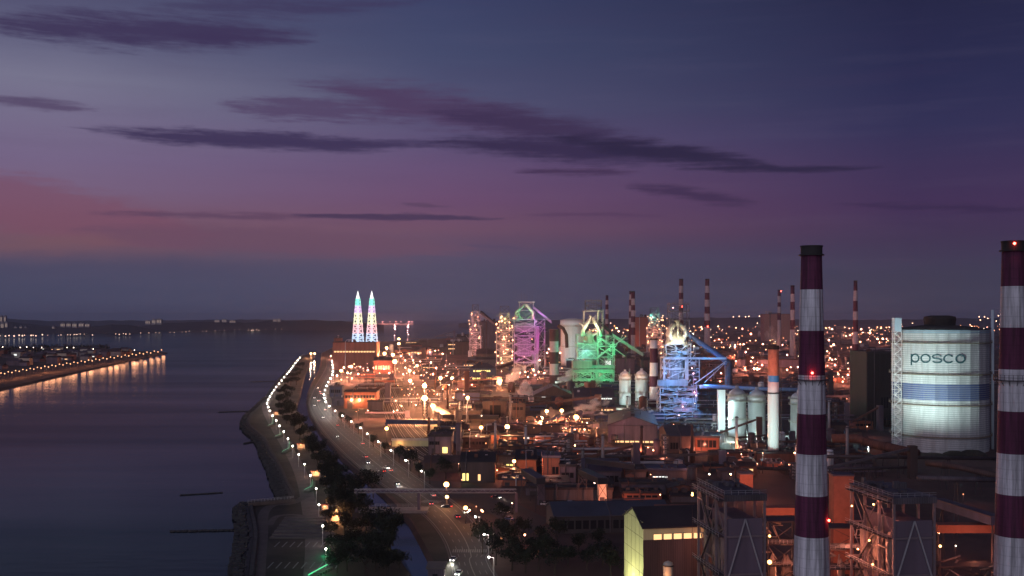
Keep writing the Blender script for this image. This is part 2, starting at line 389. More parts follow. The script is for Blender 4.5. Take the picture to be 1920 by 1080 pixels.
def water_mat():
    m = bpy.data.materials.new('water'); m.use_nodes = True; t = m.node_tree; t.nodes.remove(t.nodes['Principled BSDF'])
    g = lambda k: t.nodes.new(k)
    oc = g('ShaderNodeTexCoord')
    def nz(sx, sy, det):
        mp = g('ShaderNodeMapping'); mp.inputs['Scale'].default_value = (sx, sy, 1); t.links.new(oc.outputs['Object'], mp.inputs[0])
        n = g('ShaderNodeTexNoise'); n.inputs['Scale'].default_value = 1; n.inputs['Detail'].default_value = det; n.inputs['Roughness'].default_value = .6; t.links.new(mp.outputs[0], n.inputs['Vector']); return n.outputs['Fac']
    rip, cur = nz(.025, .10, 7), nz(.0012, .008, 6)
    r = g('ShaderNodeMapRange'); r.inputs[1].default_value = .32; r.inputs[2].default_value = .68; r.inputs[3].default_value = .03; r.inputs[4].default_value = .09; t.links.new(cur, r.inputs[0])
    bp = g('ShaderNodeBump'); bp.inputs['Strength'].default_value = .16; bp.inputs['Distance'].default_value = 1; t.links.new(rip, bp.inputs['Height'])
    df = g('ShaderNodeBsdfDiffuse'); df.inputs[0].default_value = (.018, .018, .022, 1)
    gl = g('ShaderNodeBsdfGlossy'); t.links.new(r.outputs[0], gl.inputs['Roughness']); t.links.new(bp.outputs[0], gl.inputs['Normal'])
    cr = g('ShaderNodeMapRange'); cr.data_type = 'FLOAT_VECTOR'; t.links.new(cur, cr.inputs['Vector']) if False else None
    mx = g('ShaderNodeMix'); mx.data_type = 'RGBA'; mx.inputs[6].default_value = (.29, .41, .47, 1); mx.inputs[7].default_value = (.48, .60, .66, 1)
    r2 = g('ShaderNodeMapRange'); r2.inputs[1].default_value = .35; r2.inputs[2].default_value = .65; t.links.new(cur, r2.inputs[0]); t.links.new(r2.outputs[0], mx.inputs[0]); t.links.new(mx.outputs[2], gl.inputs['Color'])
    fr = g('ShaderNodeFresnel'); fr.inputs['IOR'].default_value = 1.33; t.links.new(bp.outputs[0], fr.inputs['Normal'])
    ms = g('ShaderNodeMixShader'); t.links.new(fr.outputs[0], ms.inputs[0]); t.links.new(df.outputs[0], ms.inputs[1]); t.links.new(gl.outputs[0], ms.inputs[2])
    t.links.new(ms.outputs[0], t.nodes['Material Output'].inputs[0]); return m
wm = water_mat(); wm2 = wm.copy(); wm2.name = 'canal_water'
for n_ in wm2.node_tree.nodes:
    if n_.bl_idname == 'ShaderNodeMix': n_.inputs[6].default_value = (.16,.22,.27,1); n_.inputs[7].default_value = (.2,.27,.32,1)
mb = MB(); mb.quad((-90000,-200,-2),(90000,-200,-2),(90000,120000,-2),(-90000,120000,-2)); structure(mb.build('sea', wm))

def ribbon(name, L, Rr, z, mt, strc=True):
    mb = MB()
    for i in range(len(L)-1): mb.quad((L[i].x,L[i].y,z),(Rr[i].x,Rr[i].y,z),(Rr[i+1].x,Rr[i+1].y,z),(L[i+1].x,L[i+1].y,z))
    o = mb.build(name, mt); return structure(o) if strc else o
def catmull(pts, n=6):
    P_ = [Vector((*p, 0)) if len(p) == 2 else Vector(p) for p in pts]; out = []
    for i in range(len(P_)-1):
        a, b, c, d = P_[max(i-1,0)], P_[i], P_[i+1], P_[min(i+2, len(P_)-1)]
        for k in range(n):
            t = k/n; out.append(.5*((2*b)+(c-a)*t+(2*a-5*b+4*c-d)*t*t+(3*b-a-3*c+d)*t**3))
    out.append(P_[-1]); return out
# the shore road
rl = [(612,672),(611,690),(594,720),(584,742),(580,756),(586,776),(606,808),(648,853),(700,897),(756,935),(804,975),(832,1012),(846,1050),(855,1090),(930,1400)]
rr_ = [(622,672),(627,690),(615,720),(608,742),(609,754),(622,772),(655,802),(700,835),(752,875),(806,912),(860,950),(898,992),(918,1030),(936,1090),(1180,1400)]
RL = [G(p.x, p.y) for p in catmull(rl)]; RR = [G(p.x, p.y) for p in catmull(rr_)]
ribbon('road', RL, RR, .03, asphalt)
_bk = [G(p.x, p.y) for p in catmull(bankr[1:] if False else [(604,672),(602,690),(587,720),(580,742),(577,756),(583,776),(600,808),(643,853),(691,897),(741,935),(773,975),(792,1012),(812,1050),(826,1090),(900,1400)])]
ribbon('grass_verge', _bk, RL, .015, park)
structure(ribbon('canal', [G(p.x,p.y,-1.9) for p in catmull(bankl)], [G(p.x,p.y,-1.9) for p in catmull(bankr)][:len(catmull(bankl))], -1.9, wm2))
ribbon('side_road', [G(p.x,p.y) for p in catmull([(800,925),(868,938),(905,955),(945,978),(990,1004)])], [G(p.x,p.y) for p in catmull([(800,902),(870,905),(930,925),(980,950),(1030,975)])], .05, asphalt)
def offs(f): return [a.lerp(b, f) for a, b in zip(RL, RR)]
def line_marks(name, f, wd, z, dash=None, mt=paint):
    c = offs(f); mb = MB(); acc = 0
    for i in range(len(c)-1):
        a, b = c[i], c[i+1]; d = b-a; L = d.length
        if L < .01: continue
        d.normalize(); n = Vector((d.y,-d.x,0))*wd/2
        if dash:
            t = -(acc % (dash*2.5))
            while t < L:
                s0, s1 = max(t, 0), min(t+dash, L)
                if s1 > s0: p, q = a+d*s0, a+d*s1; mb.quad((p.x-n.x,p.y-n.y,z),(p.x+n.x,p.y+n.y,z),(q.x+n.x,q.y+n.y,z),(q.x-n.x,q.y-n.y,z))
                t += dash*2.5
            acc += L
        else: mb.quad((a.x-n.x,a.y-n.y,z),(a.x+n.x,a.y+n.y,z),(b.x+n.x,b.y+n.y,z),(b.x-n.x,b.y-n.y,z))
    return structure(mb.build(name, mt))
for f in (.03, .97): line_marks('road_marking', f, .3, .06)
line_marks('road_marking', .5, .35, .06, mt=paint)
for f in (.2, .35, .66, .82): line_marks('road_marking', f, .22, .06, 5)
for f0, f1, sd in ((-.045, -.01, 1), (1.01, 1.06, 1)):
    a, b = offs(f0), offs(f1); mb = MB()
    for i in range(len(a)-1):
        for z0, z1 in ((0, .14),):
            mb.quad((a[i].x,a[i].y,z1),(b[i].x,b[i].y,z1),(b[i+1].x,b[i+1].y,z1),(a[i+1].x,a[i+1].y,z1))
            mb.quad((b[i].x,b[i].y,0),(b[i+1].x,b[i+1].y,0),(b[i+1].x,b[i+1].y,z1),(b[i].x,b[i].y,z1))
            mb.quad((a[i].x,a[i].y,0),(a[i+1].x,a[i+1].y,0),(a[i+1].x,a[i+1].y,z1),(a[i].x,a[i].y,z1))
    structure(mb.build('pavement', concl))
def crosswalk(pa, pb, ln, n):
    a, b = G(*pa), G(*pb); d = (b-a); mb = MB(); u = d/n; nn = Vector((-u.y, u.x, 0)).normalized()*ln
    for i in range(n):
        p, q = a+u*i, a+u*(i+.55); mb.quad((p.x,p.y,.07),(q.x,q.y,.07),(q.x+nn.x,q.y+nn.y,.07),(p.x+nn.x,p.y+nn.y,.07))
    structure(mb.build('crosswalk', paint))
crosswalk((848,1036), (914,1036), 5, 16); crosswalk((787,942), (822,944), 7, 10)

# ------------------------------------------------------------------ promenade strip: path, beach edge, sports garden
def strip(name, pts, wd, z, mt, base=G):
    c = [base(p.x, p.y) for p in catmull(pts)]; L, Rr = [], []
    for i, p in enumerate(c):
        d = (c[min(i+1,len(c)-1)]-c[max(i-1,0)]); d.z = 0; d.normalize(); n = Vector((d.y,-d.x,0))*wd/2
        L.append(p-n); Rr.append(p+n)
    return ribbon(name, L, Rr, z, mt)
strip('promenade_path', [(588,1090),(590,1030),(586,985),(578,940),(570,905),(556,870),(538,838),(516,802),(500,772),(499,757),(508,735),(522,716),(540,695),(556,676),(570,665)], 7, .03, concl)
strip('shore_path', [(484,1090),(487,1050),(492,1000),(494,965),(510,948),(545,944),(575,930)], 4.5, .05, concl)
strip('garden_path', [(505,985),(520,968),(560,966),(575,975)], 3, .045, concl)
# terraces and parking bays of the garden
t = thing('terrace_seating', 'low stepped brown terrace seating in the dark shore garden', 'terrace', G(505,1010))
mb = MB()
for k in range(7): mb.box(0, 26-k*1.5, k*4.2, k*4.2+3.4, 0, .5+.45*k)
mb.build('step', concl, t)
for k in range(2):
    o = thing('parking_bay_marking', None, 'marking', G((500,513)[k], (1066,1026)[k]))
    o['kind'] = 'structure'; mb = MB()
    for i in range(9): mb.box(i*2.9, i*2.9+.5, 0, 9, .05, .07)
    mb.build('bay_line', paint, o)
# stepped revetment along the water
mb = MB(); sh = [G(p.x, p.y) for p in catmull(shore[1:])]
for i in range(len(sh)-1):
    a, b = sh[i], sh[i+1]; d = b-a; n = Vector((-d.y, d.x, 0)).normalized()
    if n.x < 0: n = -n
    for k in range(3):
        p, q, u, v = a+n*k*1.8, b+n*k*1.8, b+n*(k*1.8+1.6), a+n*(k*1.8+1.6); z = .25+.3*k
        mb.quad((p.x,p.y,z),(q.x,q.y,z),(u.x,u.y,z),(v.x,v.y,z)); mb.quad((p.x,p.y,0),(q.x,q.y,0),(q.x,q.y,z),(p.x,p.y,z))
o = mb.build('seawall', rock); tag(o, 'low dark rock seawall edging the whole shore park', 'seawall')
mb = MB(); r2 = random.Random(12)
for k in range(2600):
    i = r2.randrange(len(sh)-1); a, b = sh[i], sh[i+1]
    if a.y > 1100: continue
    p = a.lerp(b, r2.random()); d = (b-a).normalized(); n = Vector((-d.y, d.x, 0)); n = n if n.x > 0 else -n; p = p+n*r2.uniform(-3, 1.6); q = r2.uniform(.4, 1.3)
    A_ = [Vector((r2.uniform(.6,1)*q*sx, r2.uniform(.6,1)*q*sy, r2.uniform(.4,.9)*q*sz)) for sz in (-1,1) for sx, sy in ((-1,-1),(1,-1),(1,1),(-1,1))]
    zz = -1.6 if (p-a).dot(n) < -1 else -.4; v0 = len(mb.v); mb.v += [tuple(p+v+Vector((0,0,zz+.5))) for v in A_]
    for f in ((0,3,2,1),(4,5,6,7),(0,1,5,4),(1,2,6,5),(2,3,7,6),(3,0,4,7)): mb.f.append(tuple(v0+e for e in f)); mb.m.append(0)
o = mb.build('shore_rocks', rock); o['kind'] = 'stuff'; tag(o, 'loose dark rocks heaped along the water edge of the park', 'rocks')
def breakwater(x0, y0, x1, y1, wd, lab):
    a, b = G(x0,y0,-2), G(x1,y1,-2); mb = MB(); d = b-a; n = int(d.length/(wd*.8))+1
    for i in range(n):
        p = a+d*(i/n); k = wd*(.9+.35*rnd.random())
        mb.sphere((p.x+rnd.uniform(-.3,.3), p.y+rnd.uniform(-.4,.4), -2.0), k, 6, 4)
    tag(mb.build('breakwater', rock), lab, 'breakwater', 'low rock breakwaters off the shore')
for a in (((320,997,456,994), .62, 'low rock breakwater meeting the shore beside the garden loop'),
          ((338,929,418,924), .5, 'short rock breakwater lying free offshore from the garden'),
          ((458,832,500,824), .8, 'short rock breakwater off the bend of the shore park'),
          ((410,773,470,771), .6, 'thin rock breakwater reaching out at the promontory'),
          ((468,716,520,715), .6, 'far thin rock breakwater beside the lamp-lined seawall')): breakwater(*a[0], a[1], a[2])
t = thing('fishing_jetty', 'dark timber jetty along the bay below the green-lit steps', 'jetty', (0,0,0))
mb = MB(); a, b = G(466,946,1), G(552,938,1); mb.bar(a, b, 1.1); mb.build('deck', concl, t)
mb = MB(); mb.rail([a.lerp(b,i/14)+Vector((0,-1,1)) for i in range(15)], 1.1, .09); mb.build('railing', steelL, t)

# ------------------------------------------------------------------ lamps
def lamp_post(px, py, h, name, desc, grp, head, mt, power, color, arm=0, pole_r=.12, hr=.35, label=None, y=None):
    y = gy(py, h) if y is None else y
    b = Vector(((px-960)*y/F, y, 0)); k = y/1000
    t = thing(name, label, 'lamp', b, 0, grp)
    if label is None: pend(t, desc, 'lamp', grp)
    mb = MB(); mb.bar((0,0,0), (arm,0,h-.2) if False else (0,0,h), pole_r+.04*k, 5, pole_r*.6+.03*k)
    if arm: mb.bar((0,0,h), (arm,0,h+.35), pole_r*.6)
    mb.build('pole', steelL, t)
    r = hr*.6+.30*k if hr < 1 else hr
    mb = MB()
    if head == 'globe': mb.sphere((arm,0,h+r*.6), r)
    else: mb.box(arm-r*.9, arm+r*.9, -r*.6, r*.6, h+.1, h+.1+r*.8)
    mb.build('lamp_head', mt, t)
    if power: light((arm, -r-1.0, h+.2), power, color, .5, t)
    return t
prom = [(611,1030),(605,987),(598,947),(593,917),(582,892),(571,871),(560,853),(549,837),(540,823),(532,810),(524,799),(518,789),(511,780),(506,771),(503,764),(501,757),(503,750),(506,744),(510,738),(514,732),(518,726),(523,720),(528,714),(533,708),(538,702),(542,697),(546,692),(550,687),(554,681),(558,676),(562,671)]
for i, (x, y) in enumerate(prom):
    lamp_post(x, y, 7, 'promenade_lamp', '', 'white lamps along the promenade', 'globe', G_wh, 650 if i < 14 else 1800, WHT,
              label=f'white globe lamp on the promenade, {ordinal(i+1)} up from the garden end')
road_l = [(926,1046),(916,1003),(899,970),(796,884),(766,864),(738,845),(714,829),(693,814),(680,803),(663,791),(646,780),(632,771),(621,762),(614,754),(611,747),(610,740),(612,732),(615,724),(618,717),(622,710),(625,703),(626,697),(626,690),(625,684),(624,678)]
for i, (x, y) in enumerate(road_l):
    lamp_post(x, y, 9, 'street_lamp', '', 'white street lamps along the shore road', 'globe', G_wh, 1500 if i < 12 else 8000, WHT, arm=-1.6,
              label=f'white street lamp on the shore road kerb, {ordinal(i+1)} up from the crosswalk')
# green-lit stairs down to the beach
def green_stairs(pts, lab, big=0):
    Q = [G(x, y, 1.0) for x, y in pts]; t = thing('beach_stairs', lab, 'stairs', (Q[0].x, Q[0].y, 0), 0, 'stairs with green light strips')
    O_ = Vector((Q[0].x, Q[0].y, 0)); mb = MB()
    for a, b in zip(Q, Q[1:]):
        d = b-a; n = max(2, int(d.length/2))
        for i in range(n): p = a-O_+d*(i/n); mb.box(p.x-1.5, p.x+1.5, p.y-.6, p.y+.6, 0, .9)
    mb.build('step', concl, t); mb = MB()
    for a, b in zip(Q, Q[1:]): mb.bar(a-O_+Vector((0,-1.6,1.1)), b-O_+Vector((0,-1.6,1.1)), .09+.12*big)
    mb.build('light_strip', G_grs, t)
    for a, b in zip(Q, Q[1:]): light((a+b)/2-O_+Vector((0,-3,3)), 90+350*big, GRN, .5, t)
green_stairs([(544,829),(543,842),(530,849)], 'beach stairs with faint green strip below the promenade bend')
green_stairs([(528,813),(527,816),(517,820)], 'small beach stairs with pale green strip above the bend')
green_stairs([(513,781),(513,795),(503,800)], 'beach stairs with thin green strip beside the promontory')
green_stairs([(587,902),(586,914),(572,921)], 'green-lit zigzag beach stairs above the jetty')
green_stairs([(616,1062),(596,1073),(580,1082)], 'brightly green-lit wide stairs at the edge of the garden', 1)
# little pavilions
def pavilion(px, py, wd, hh, lab, mt, power, stripes=False):
    t = thing('pavilion', lab, 'pavilion', G(px,py), .15); mb = MB()
    for x in (-wd/2, wd/2):
        for y in (0, wd*.8): mb.bar((x,y,0), (x,y,hh), .18)
    mb.build('post', steelL, t); mb = MB(); n = 6
    for i in range(n):
        x0 = -wd/2-.5+i*(wd+1)/n; mb.box(x0, x0+(wd+1)/n*.72, -.6, wd*.8+.6, hh, hh+.25)
    mb.build('slatted_roof', brick, t)
    mb = MB(); mb.box(-wd/2+.3, wd/2-.3, wd*.75, wd*.78, .2, hh-.4); mb.build('back_wall', cream, t)
    mb = MB(); mb.sphere((0, wd*.3, hh-.6), .16); mb.build('lamp_head', mt, t)
    light((0, -1.5, hh+2.2), power, SODY, .4, t); light((0, wd*.3, hh*.6), power*.6, SODY, .3, t)
pavilion(632, 982, 5.5, 3.4, 'orange-lit slatted canopy among the dark trees by the canal', G_orb, 3000)
pavilion(592, 895, 4.5, 3.2, 'orange-lit slatted kiosk beside the promenade', G_orb, 1600)
pavilion(564, 842, 4.5, 3.2, 'dim orange kiosk under trees at the promenade bend', G_or, 1000)
pavilion(517, 779, 5, 3, 'small red-lit shelter near the promontory', G_or, 800)
pavilion(609, 958, 3, 2.5, 'tiny orange booth beside the garden promenade', G_or, 600)
for x, y, n_ in ((614,1040,'bright green floodlit round bush under the promenade lamp'),):
    t = thing('bush', n_, 'bush', G(x,y)); mb = MB(); r2 = random.Random(4)
    for i in range(260):
        d = Vector((r2.gauss(0,1), r2.gauss(0,1), r2.gauss(0,1))).normalized()*1.6*r2.random()**.4+Vector((0,0,1.8)); a = Vector((r2.uniform(-.3,.3), r2.uniform(-.3,.3), r2.uniform(-.3,.3))); b = Vector((r2.uniform(-.3,.3), r2.uniform(-.3,.3), r2.uniform(-.3,.3)))
        mb.quad(d, d+a, d+a+b, d+b)
    mb.build('foliage', leaf, t); mb = MB(); mb.bar((0,0,0),(0,0,1.8),.15); mb.build('stem', bark, t); light((0,-2.6,1.6), 420, GRN, .3, t)

# ------------------------------------------------------------------ trees of the strip (individual trees, shared meshes)
def tree_proto(seed, h, wd):
    r2 = random.Random(seed); t = bpy.data.objects.new('broadleaf_tree', None); C.objects.link(t)
    mb = MB(); mb.bar((0,0,0), (.2,.1,h*.45), .28, 6, .16); limbs = []
    for i in range(6):
        a = i*1.05+r2.random(); q = Vector((math.cos(a)*wd*.28, math.sin(a)*wd*.28, h*(.55+.25*r2.random()))); mb.bar((.2,.1,h*(.3+.02*i)), q, .12, 5, .04); limbs.append(q)
    tr = mb.build('trunk', bark, t); mb = MB()
    cl = [q+Vector((r2.uniform(-1,1), r2.uniform(-1,1), r2.uniform(0,1.5))) for q in limbs]+[Vector((r2.uniform(-.3,.3)*wd, r2.uniform(-.3,.3)*wd, h*r2.uniform(.5,.95))) for _ in range(9)]
    for c in cl:
        rr = wd*r2.uniform(.14,.27)
        for i in range(46):
            d = Vector((r2.gauss(0,1), r2.gauss(0,1), r2.gauss(0,.8))).normalized()*rr*r2.random()**.33
            a = Vector((r2.uniform(-1,1), r2.uniform(-1,1), r2.uniform(-1,1))).normalized()*r2.uniform(.35,.7); b = Vector((r2.uniform(-1,1), r2.uniform(-1,1), r2.uniform(-1,1))).normalized()*r2.uniform(.3,.6)
            p = c+d; mb.quad(p, p+a, p+a+b, p+b)
    cr = mb.build('crown', leaf, t); return t, [tr, cr]
protos = [tree_proto(i, 8.5+i*.7, 7+.5*i) for i in range(4)]
used = {i: False for i in range(4)}
tree_px = []
r3 = random.Random(5)
lft = [(556,1),]  # filler
edge_l = {690:556, 700:549, 710:542, 722:534, 740:524, 757:520, 772:524, 783:530, 795:538, 806:546, 824:558, 842:572, 858:583, 872:593, 888:602, 904:607, 922:611, 940:615, 960:619, 982:622, 1010:626, 1040:630, 1075:632}
edge_r = {690:574, 700:568, 710:564, 722:559, 740:552, 757:549, 772:552, 783:560, 795:570, 806:578, 824:592, 842:604, 858:616, 872:628, 888:640, 904:650, 922:662, 940:676, 960:688, 982:698, 1010:716, 1040:738, 1075:768}
tpos = []
for py in edge_l:
    y = gy(py); wl = (edge_l[py]-960)*y/F; wr = (edge_r[py]-960)*y/F-4.2; n = max(3, int((wr-wl)/4.0))
    for i in range(n+1):
        tpos.append((wl+(wr-wl)*i/n+r3.uniform(-1.5,1.5), y+r3.uniform(-4,4)))
for y in range(10):
    py = 1000+8*y; tpos.append(((500+ r3.uniform(0,24)-960)*gy(py)/F if False else (690+r3.uniform(0,60)-960)*gy(py)/F, gy(py)))
# trees along the inland kerb of the shore road and the dark wood by the crosswalk
for px, py in ((640,792),(655,802),(672,814),(700,838),(722,850),(748,868),(770,884),(786,896),(806,908),(836,900),(905,1040),(940,1010),(955,1030),(968,1050),(980,1020),(1000,1040),(1015,1025),(1030,1050),(1045,1030),(960,1070),(985,1075),(1010,1072),(1040,1078),(1065,1062),(1085,1040),(1100,1070),(1130,1060),(1120,1030),(1145,1080),(945,985),(930,1060)):
    y = gy(py); tpos.append(((px-960)*y/F, y))
for px, py in ((676,925),(664,938),(690,925),(700,934),(672,955)):
    y = gy(py); tpos.append(((px-960)*y/F, y))
for i, (x, y) in enumerate(tpos):
    k = i % 4; o, ch = protos[k]; sx = r3.uniform(.8, 1.25); sz = r3.uniform(.75, 1.2)
    if used[k]: o = dup(o, ch, (x,y,0), r3.uniform(0,6.28), (sx,sx,sz))
    else: used[k] = True; o.location = (x,y,0)
    px = 960+x*F/y; py = HY+H*F/y
    pend(o, 'dark leafy tree', 'tree', 'trees by the canal, the promenade and the shore road')

# ------------------------------------------------------------------ canal bridge, road footbridge gantry, gauge
a, b = G(690,962), G(792,956); Y0 = a.y
t = thing('canal_bridge', 'dark flat road bridge over the canal beside the pipe gantry', 'bridge', (a.x, Y0, 0)); L = b.x-a.x
mb = MB(); mb.box(-4, L+3, -1, 9, .1, 1.2); mb.build('deck', concrete, t)
mb = MB(); mb.rail([(x,-.6,1.2) for x in [i*2.5-3 for i in range(int(L/2.5)+2)]], 1.2, .07); mb.build('railing', steelL, t); mb = MB(); mb.rail([(x,8.6,1.2) for x in [i*2.5-3 for i in range(int(L/2.5)+2)]], 1.2, .07); mb.build('railing', steelL, t)
for x in (L*.3, L*.62): mb = MB(); mb.box(x-.8, x+.8, 0, 8, -4, .1); mb.build('pier', concrete, t)
a, b = P(664,918,452), P(968,918,452)
t = thing('pipe_gantry', 'long grey pipe gantry spanning the canal and the shore road', 'gantry', (a.x, 452, 0)); L = b.x-a.x; z = a.z
mb = MB(); 
for dy in (0, 2.2):
    for dz in (0, 1.4): mb.bar((0,dy,z-dz), (L,dy,z-dz), .14)
    n = 34
    for i in range(n): mb.bar((L*i/n,dy,z-(0 if i%2 else 1.4)), (L*(i+1)/n,dy,z-(1.4 if i%2 else 0)), .08)
mb.build('truss', steelL, t); mb = MB()
for dy in (.6, 1.5): mb.bar((0,dy,z-.9), (L,dy,z-.9), .4, 8)
mb.build('pipe', mauves, t, True)
for px in (668, 785, 968):
    x = (px-664)*452/F; mb = MB(); mb.box(x-.6, x+.6, 0, 2.0, 0, z-1.5); mb.build('post', mauves, t)

# small white-roofed building by the bottom edge of the canal
def simple_kiosk(px0, px1, pt, pb, lab):
    y = gy(pb); s = y/F; t = thing('pump_house', lab, 'building', ((px0-960)*s, y, 0)); L = (px1-px0)*s; h = H-(pt-HY)*s
    mb = MB(); mb.box(0, L, 0, 8, 0, h-.5); mb.build('wall', mauves, t); mb = MB(); mb.box(-.6, L+.6, -.6, 8.6, h-.5, h); mb.build('roof', concl, t)
    mb = MB(); mb.box(L*.3, L*.62, -.05, .2, h*.2, h*.6); mb.build('window', glassd, t)
simple_kiosk(802, 832, 1064, 1094, 'small pink flat-roofed pump house on the bank beside the road')

# ------------------------------------------------------------------ cars
carp = [mat('car_silver', (.4,.4,.42), .3, .6, 0), mat('car_dark', (.03,.03,.035), .3, .3, 0), mat('car_white', (.7,.7,.7), .35, 0, 0), mat('car_blue', (.05,.08,.2), .3, .3, 0)]
rubber = mat('rubber', (.02,.02,.02), .8, 0, 0)
def car(px, py, ang, k, lab, on=True, grp='cars on the shore road and its junction', beam=0):
    t = thing('car', lab, 'car', G(px,py), R(ang), grp); t.location.z = .06
    mb = MB(); prof = [(-2.2,.3),(-2.25,.75),(-1.9,.9),(-1.35,.95),(.95,.92),(2.0,.8),(2.2,.6),(2.2,.3)]
    n = len(prof); b = len(mb.v)
    for yy in (-.88, .88):
        for x, z in prof: mb.v.append((x,yy,z))
    for i in range(n): mb.f.append((b+i, b+(i+1)%n, b+n+(i+1)%n, b+n+i)); mb.m.append(0)
    mb.f.append(tuple(b+i for i in range(n))); mb.f.append(tuple(b+2*n-1-i for i in range(n))); mb.m += [0,0]
    mb.build('body', carp[k], t)
    mb = MB(); b = 0
    for yy, s in ((-.8,1),(.8,1)): mb.v += [(-1.55,yy,.93),(-1.0,yy*.85,1.45),(.25,yy*.85,1.45),(1.0,yy,.92)]
    mb.f += [(0,1,2,3),(7,6,5,4),(0,4,5,1),(1,5,6,2),(2,6,7,3)]; mb.m += [0]*5; cb = mb.build('cabin', glassd, t)
    mb = MB(); mb.box(-.95,.2,-.66,.66,1.452,1.49); mb.build('roof', carp[k], t)
    for x in (-1.35, 1.35):
        for yy in (-.85, .85): mb = MB(); mb.bar((x,yy-.1,.32),(x,yy+.1,.32),.33,10); wh = mb.build('wheel', rubber, t); mb = MB(); mb.bar((x,yy-.12,.32),(x,yy+.12,.32),.19,8); mb.build('rim', steelL, wh)
    for yy in (-.62, .62):
        mb = MB(); mb.box(2.2,2.26,yy-.2,yy+.2,.55,.75); mb.build('headlight', G_head if on else glassd, t)
        mb = MB(); mb.box(-2.3,-2.25,yy-.2,yy+.2,.62,.82); mb.build('tail_light', G_tail if on else maroon, t)
    if on and beam:
        l = spot((2.4,0,.9), (16,0,0), beam, WHT, 75, .2); l.parent = t
car(850,1052,-101,0,'silver car with bright headlamps lighting the road below the crosswalk',True,beam=8000)
car(860,1078,-101,2,'white car close behind the bright headlamps at the bottom edge',True,beam=4000)
car(684,858,128,0,'silver car driving away up the shore road by the trees',True,beam=1500)
car(717,885,128,1,'dark car on the shore road before the junction',True,beam=1500)
car(724,879,-52,2,'white car coming down the shore road before the junction',True,beam=3000)
car(838,952,160,1,'dark car waiting at the orange-lit junction',True,beam=1500)
car(872,962,-75,0,'silver car with red tail lamps past the junction',True)
car(930,935,-32,1,'dark car turning along the side road by the gantry post',True,beam=1500)
car(947,962,-34,2,'white car parked on the side road inside the gantry',False)
car(955,975,-34,3,'blue car parked behind the white one on the side road',False)
car(1022,947,10,2,'white car parked beside the gable-ended office',False)
car(808,946,100,3,'blue car crossing at the striped junction crossing',True,beam=1500)
car(600,735,96,2,'white car far up the shore road beside the lamps',True,beam=4000)
car(598,752,-95,0,'silver car far down the shore road on the bend',True,beam=4000)

rc = random.Random(6); CK = [0]
def traffic(f, i, up):
    c = offs(f); p, q = c[i], c[i+1]; d = (q-p) if up else (p-q); CK[0] += 1
    px, py = 960+p.x*F/p.y, HY+H*F/p.y; k = CK[0] % 4
    car(px, py, math.degrees(math.atan2(d.y, d.x)), k, f"{('silver','dark','white','blue')[k]} car driving on the shore road, {ordinal(CK[0])} down from the canal mouth", True, beam=rc.choice((1800,2600,1200)))
n_ = len(RL)
for i, f, up in ((14,.28,1),(17,.7,0),(20,.3,1),(23,.62,0),(26,.28,1),(29,.74,0),(32,.36,1),(35,.66,0),(38,.27,1),(41,.75,0),(45,.3,1),(48,.6,0),(51,.3,1),(56,.74,0),(62,.7,0)): 
    if i+1 < n_: traffic(f, i, up)

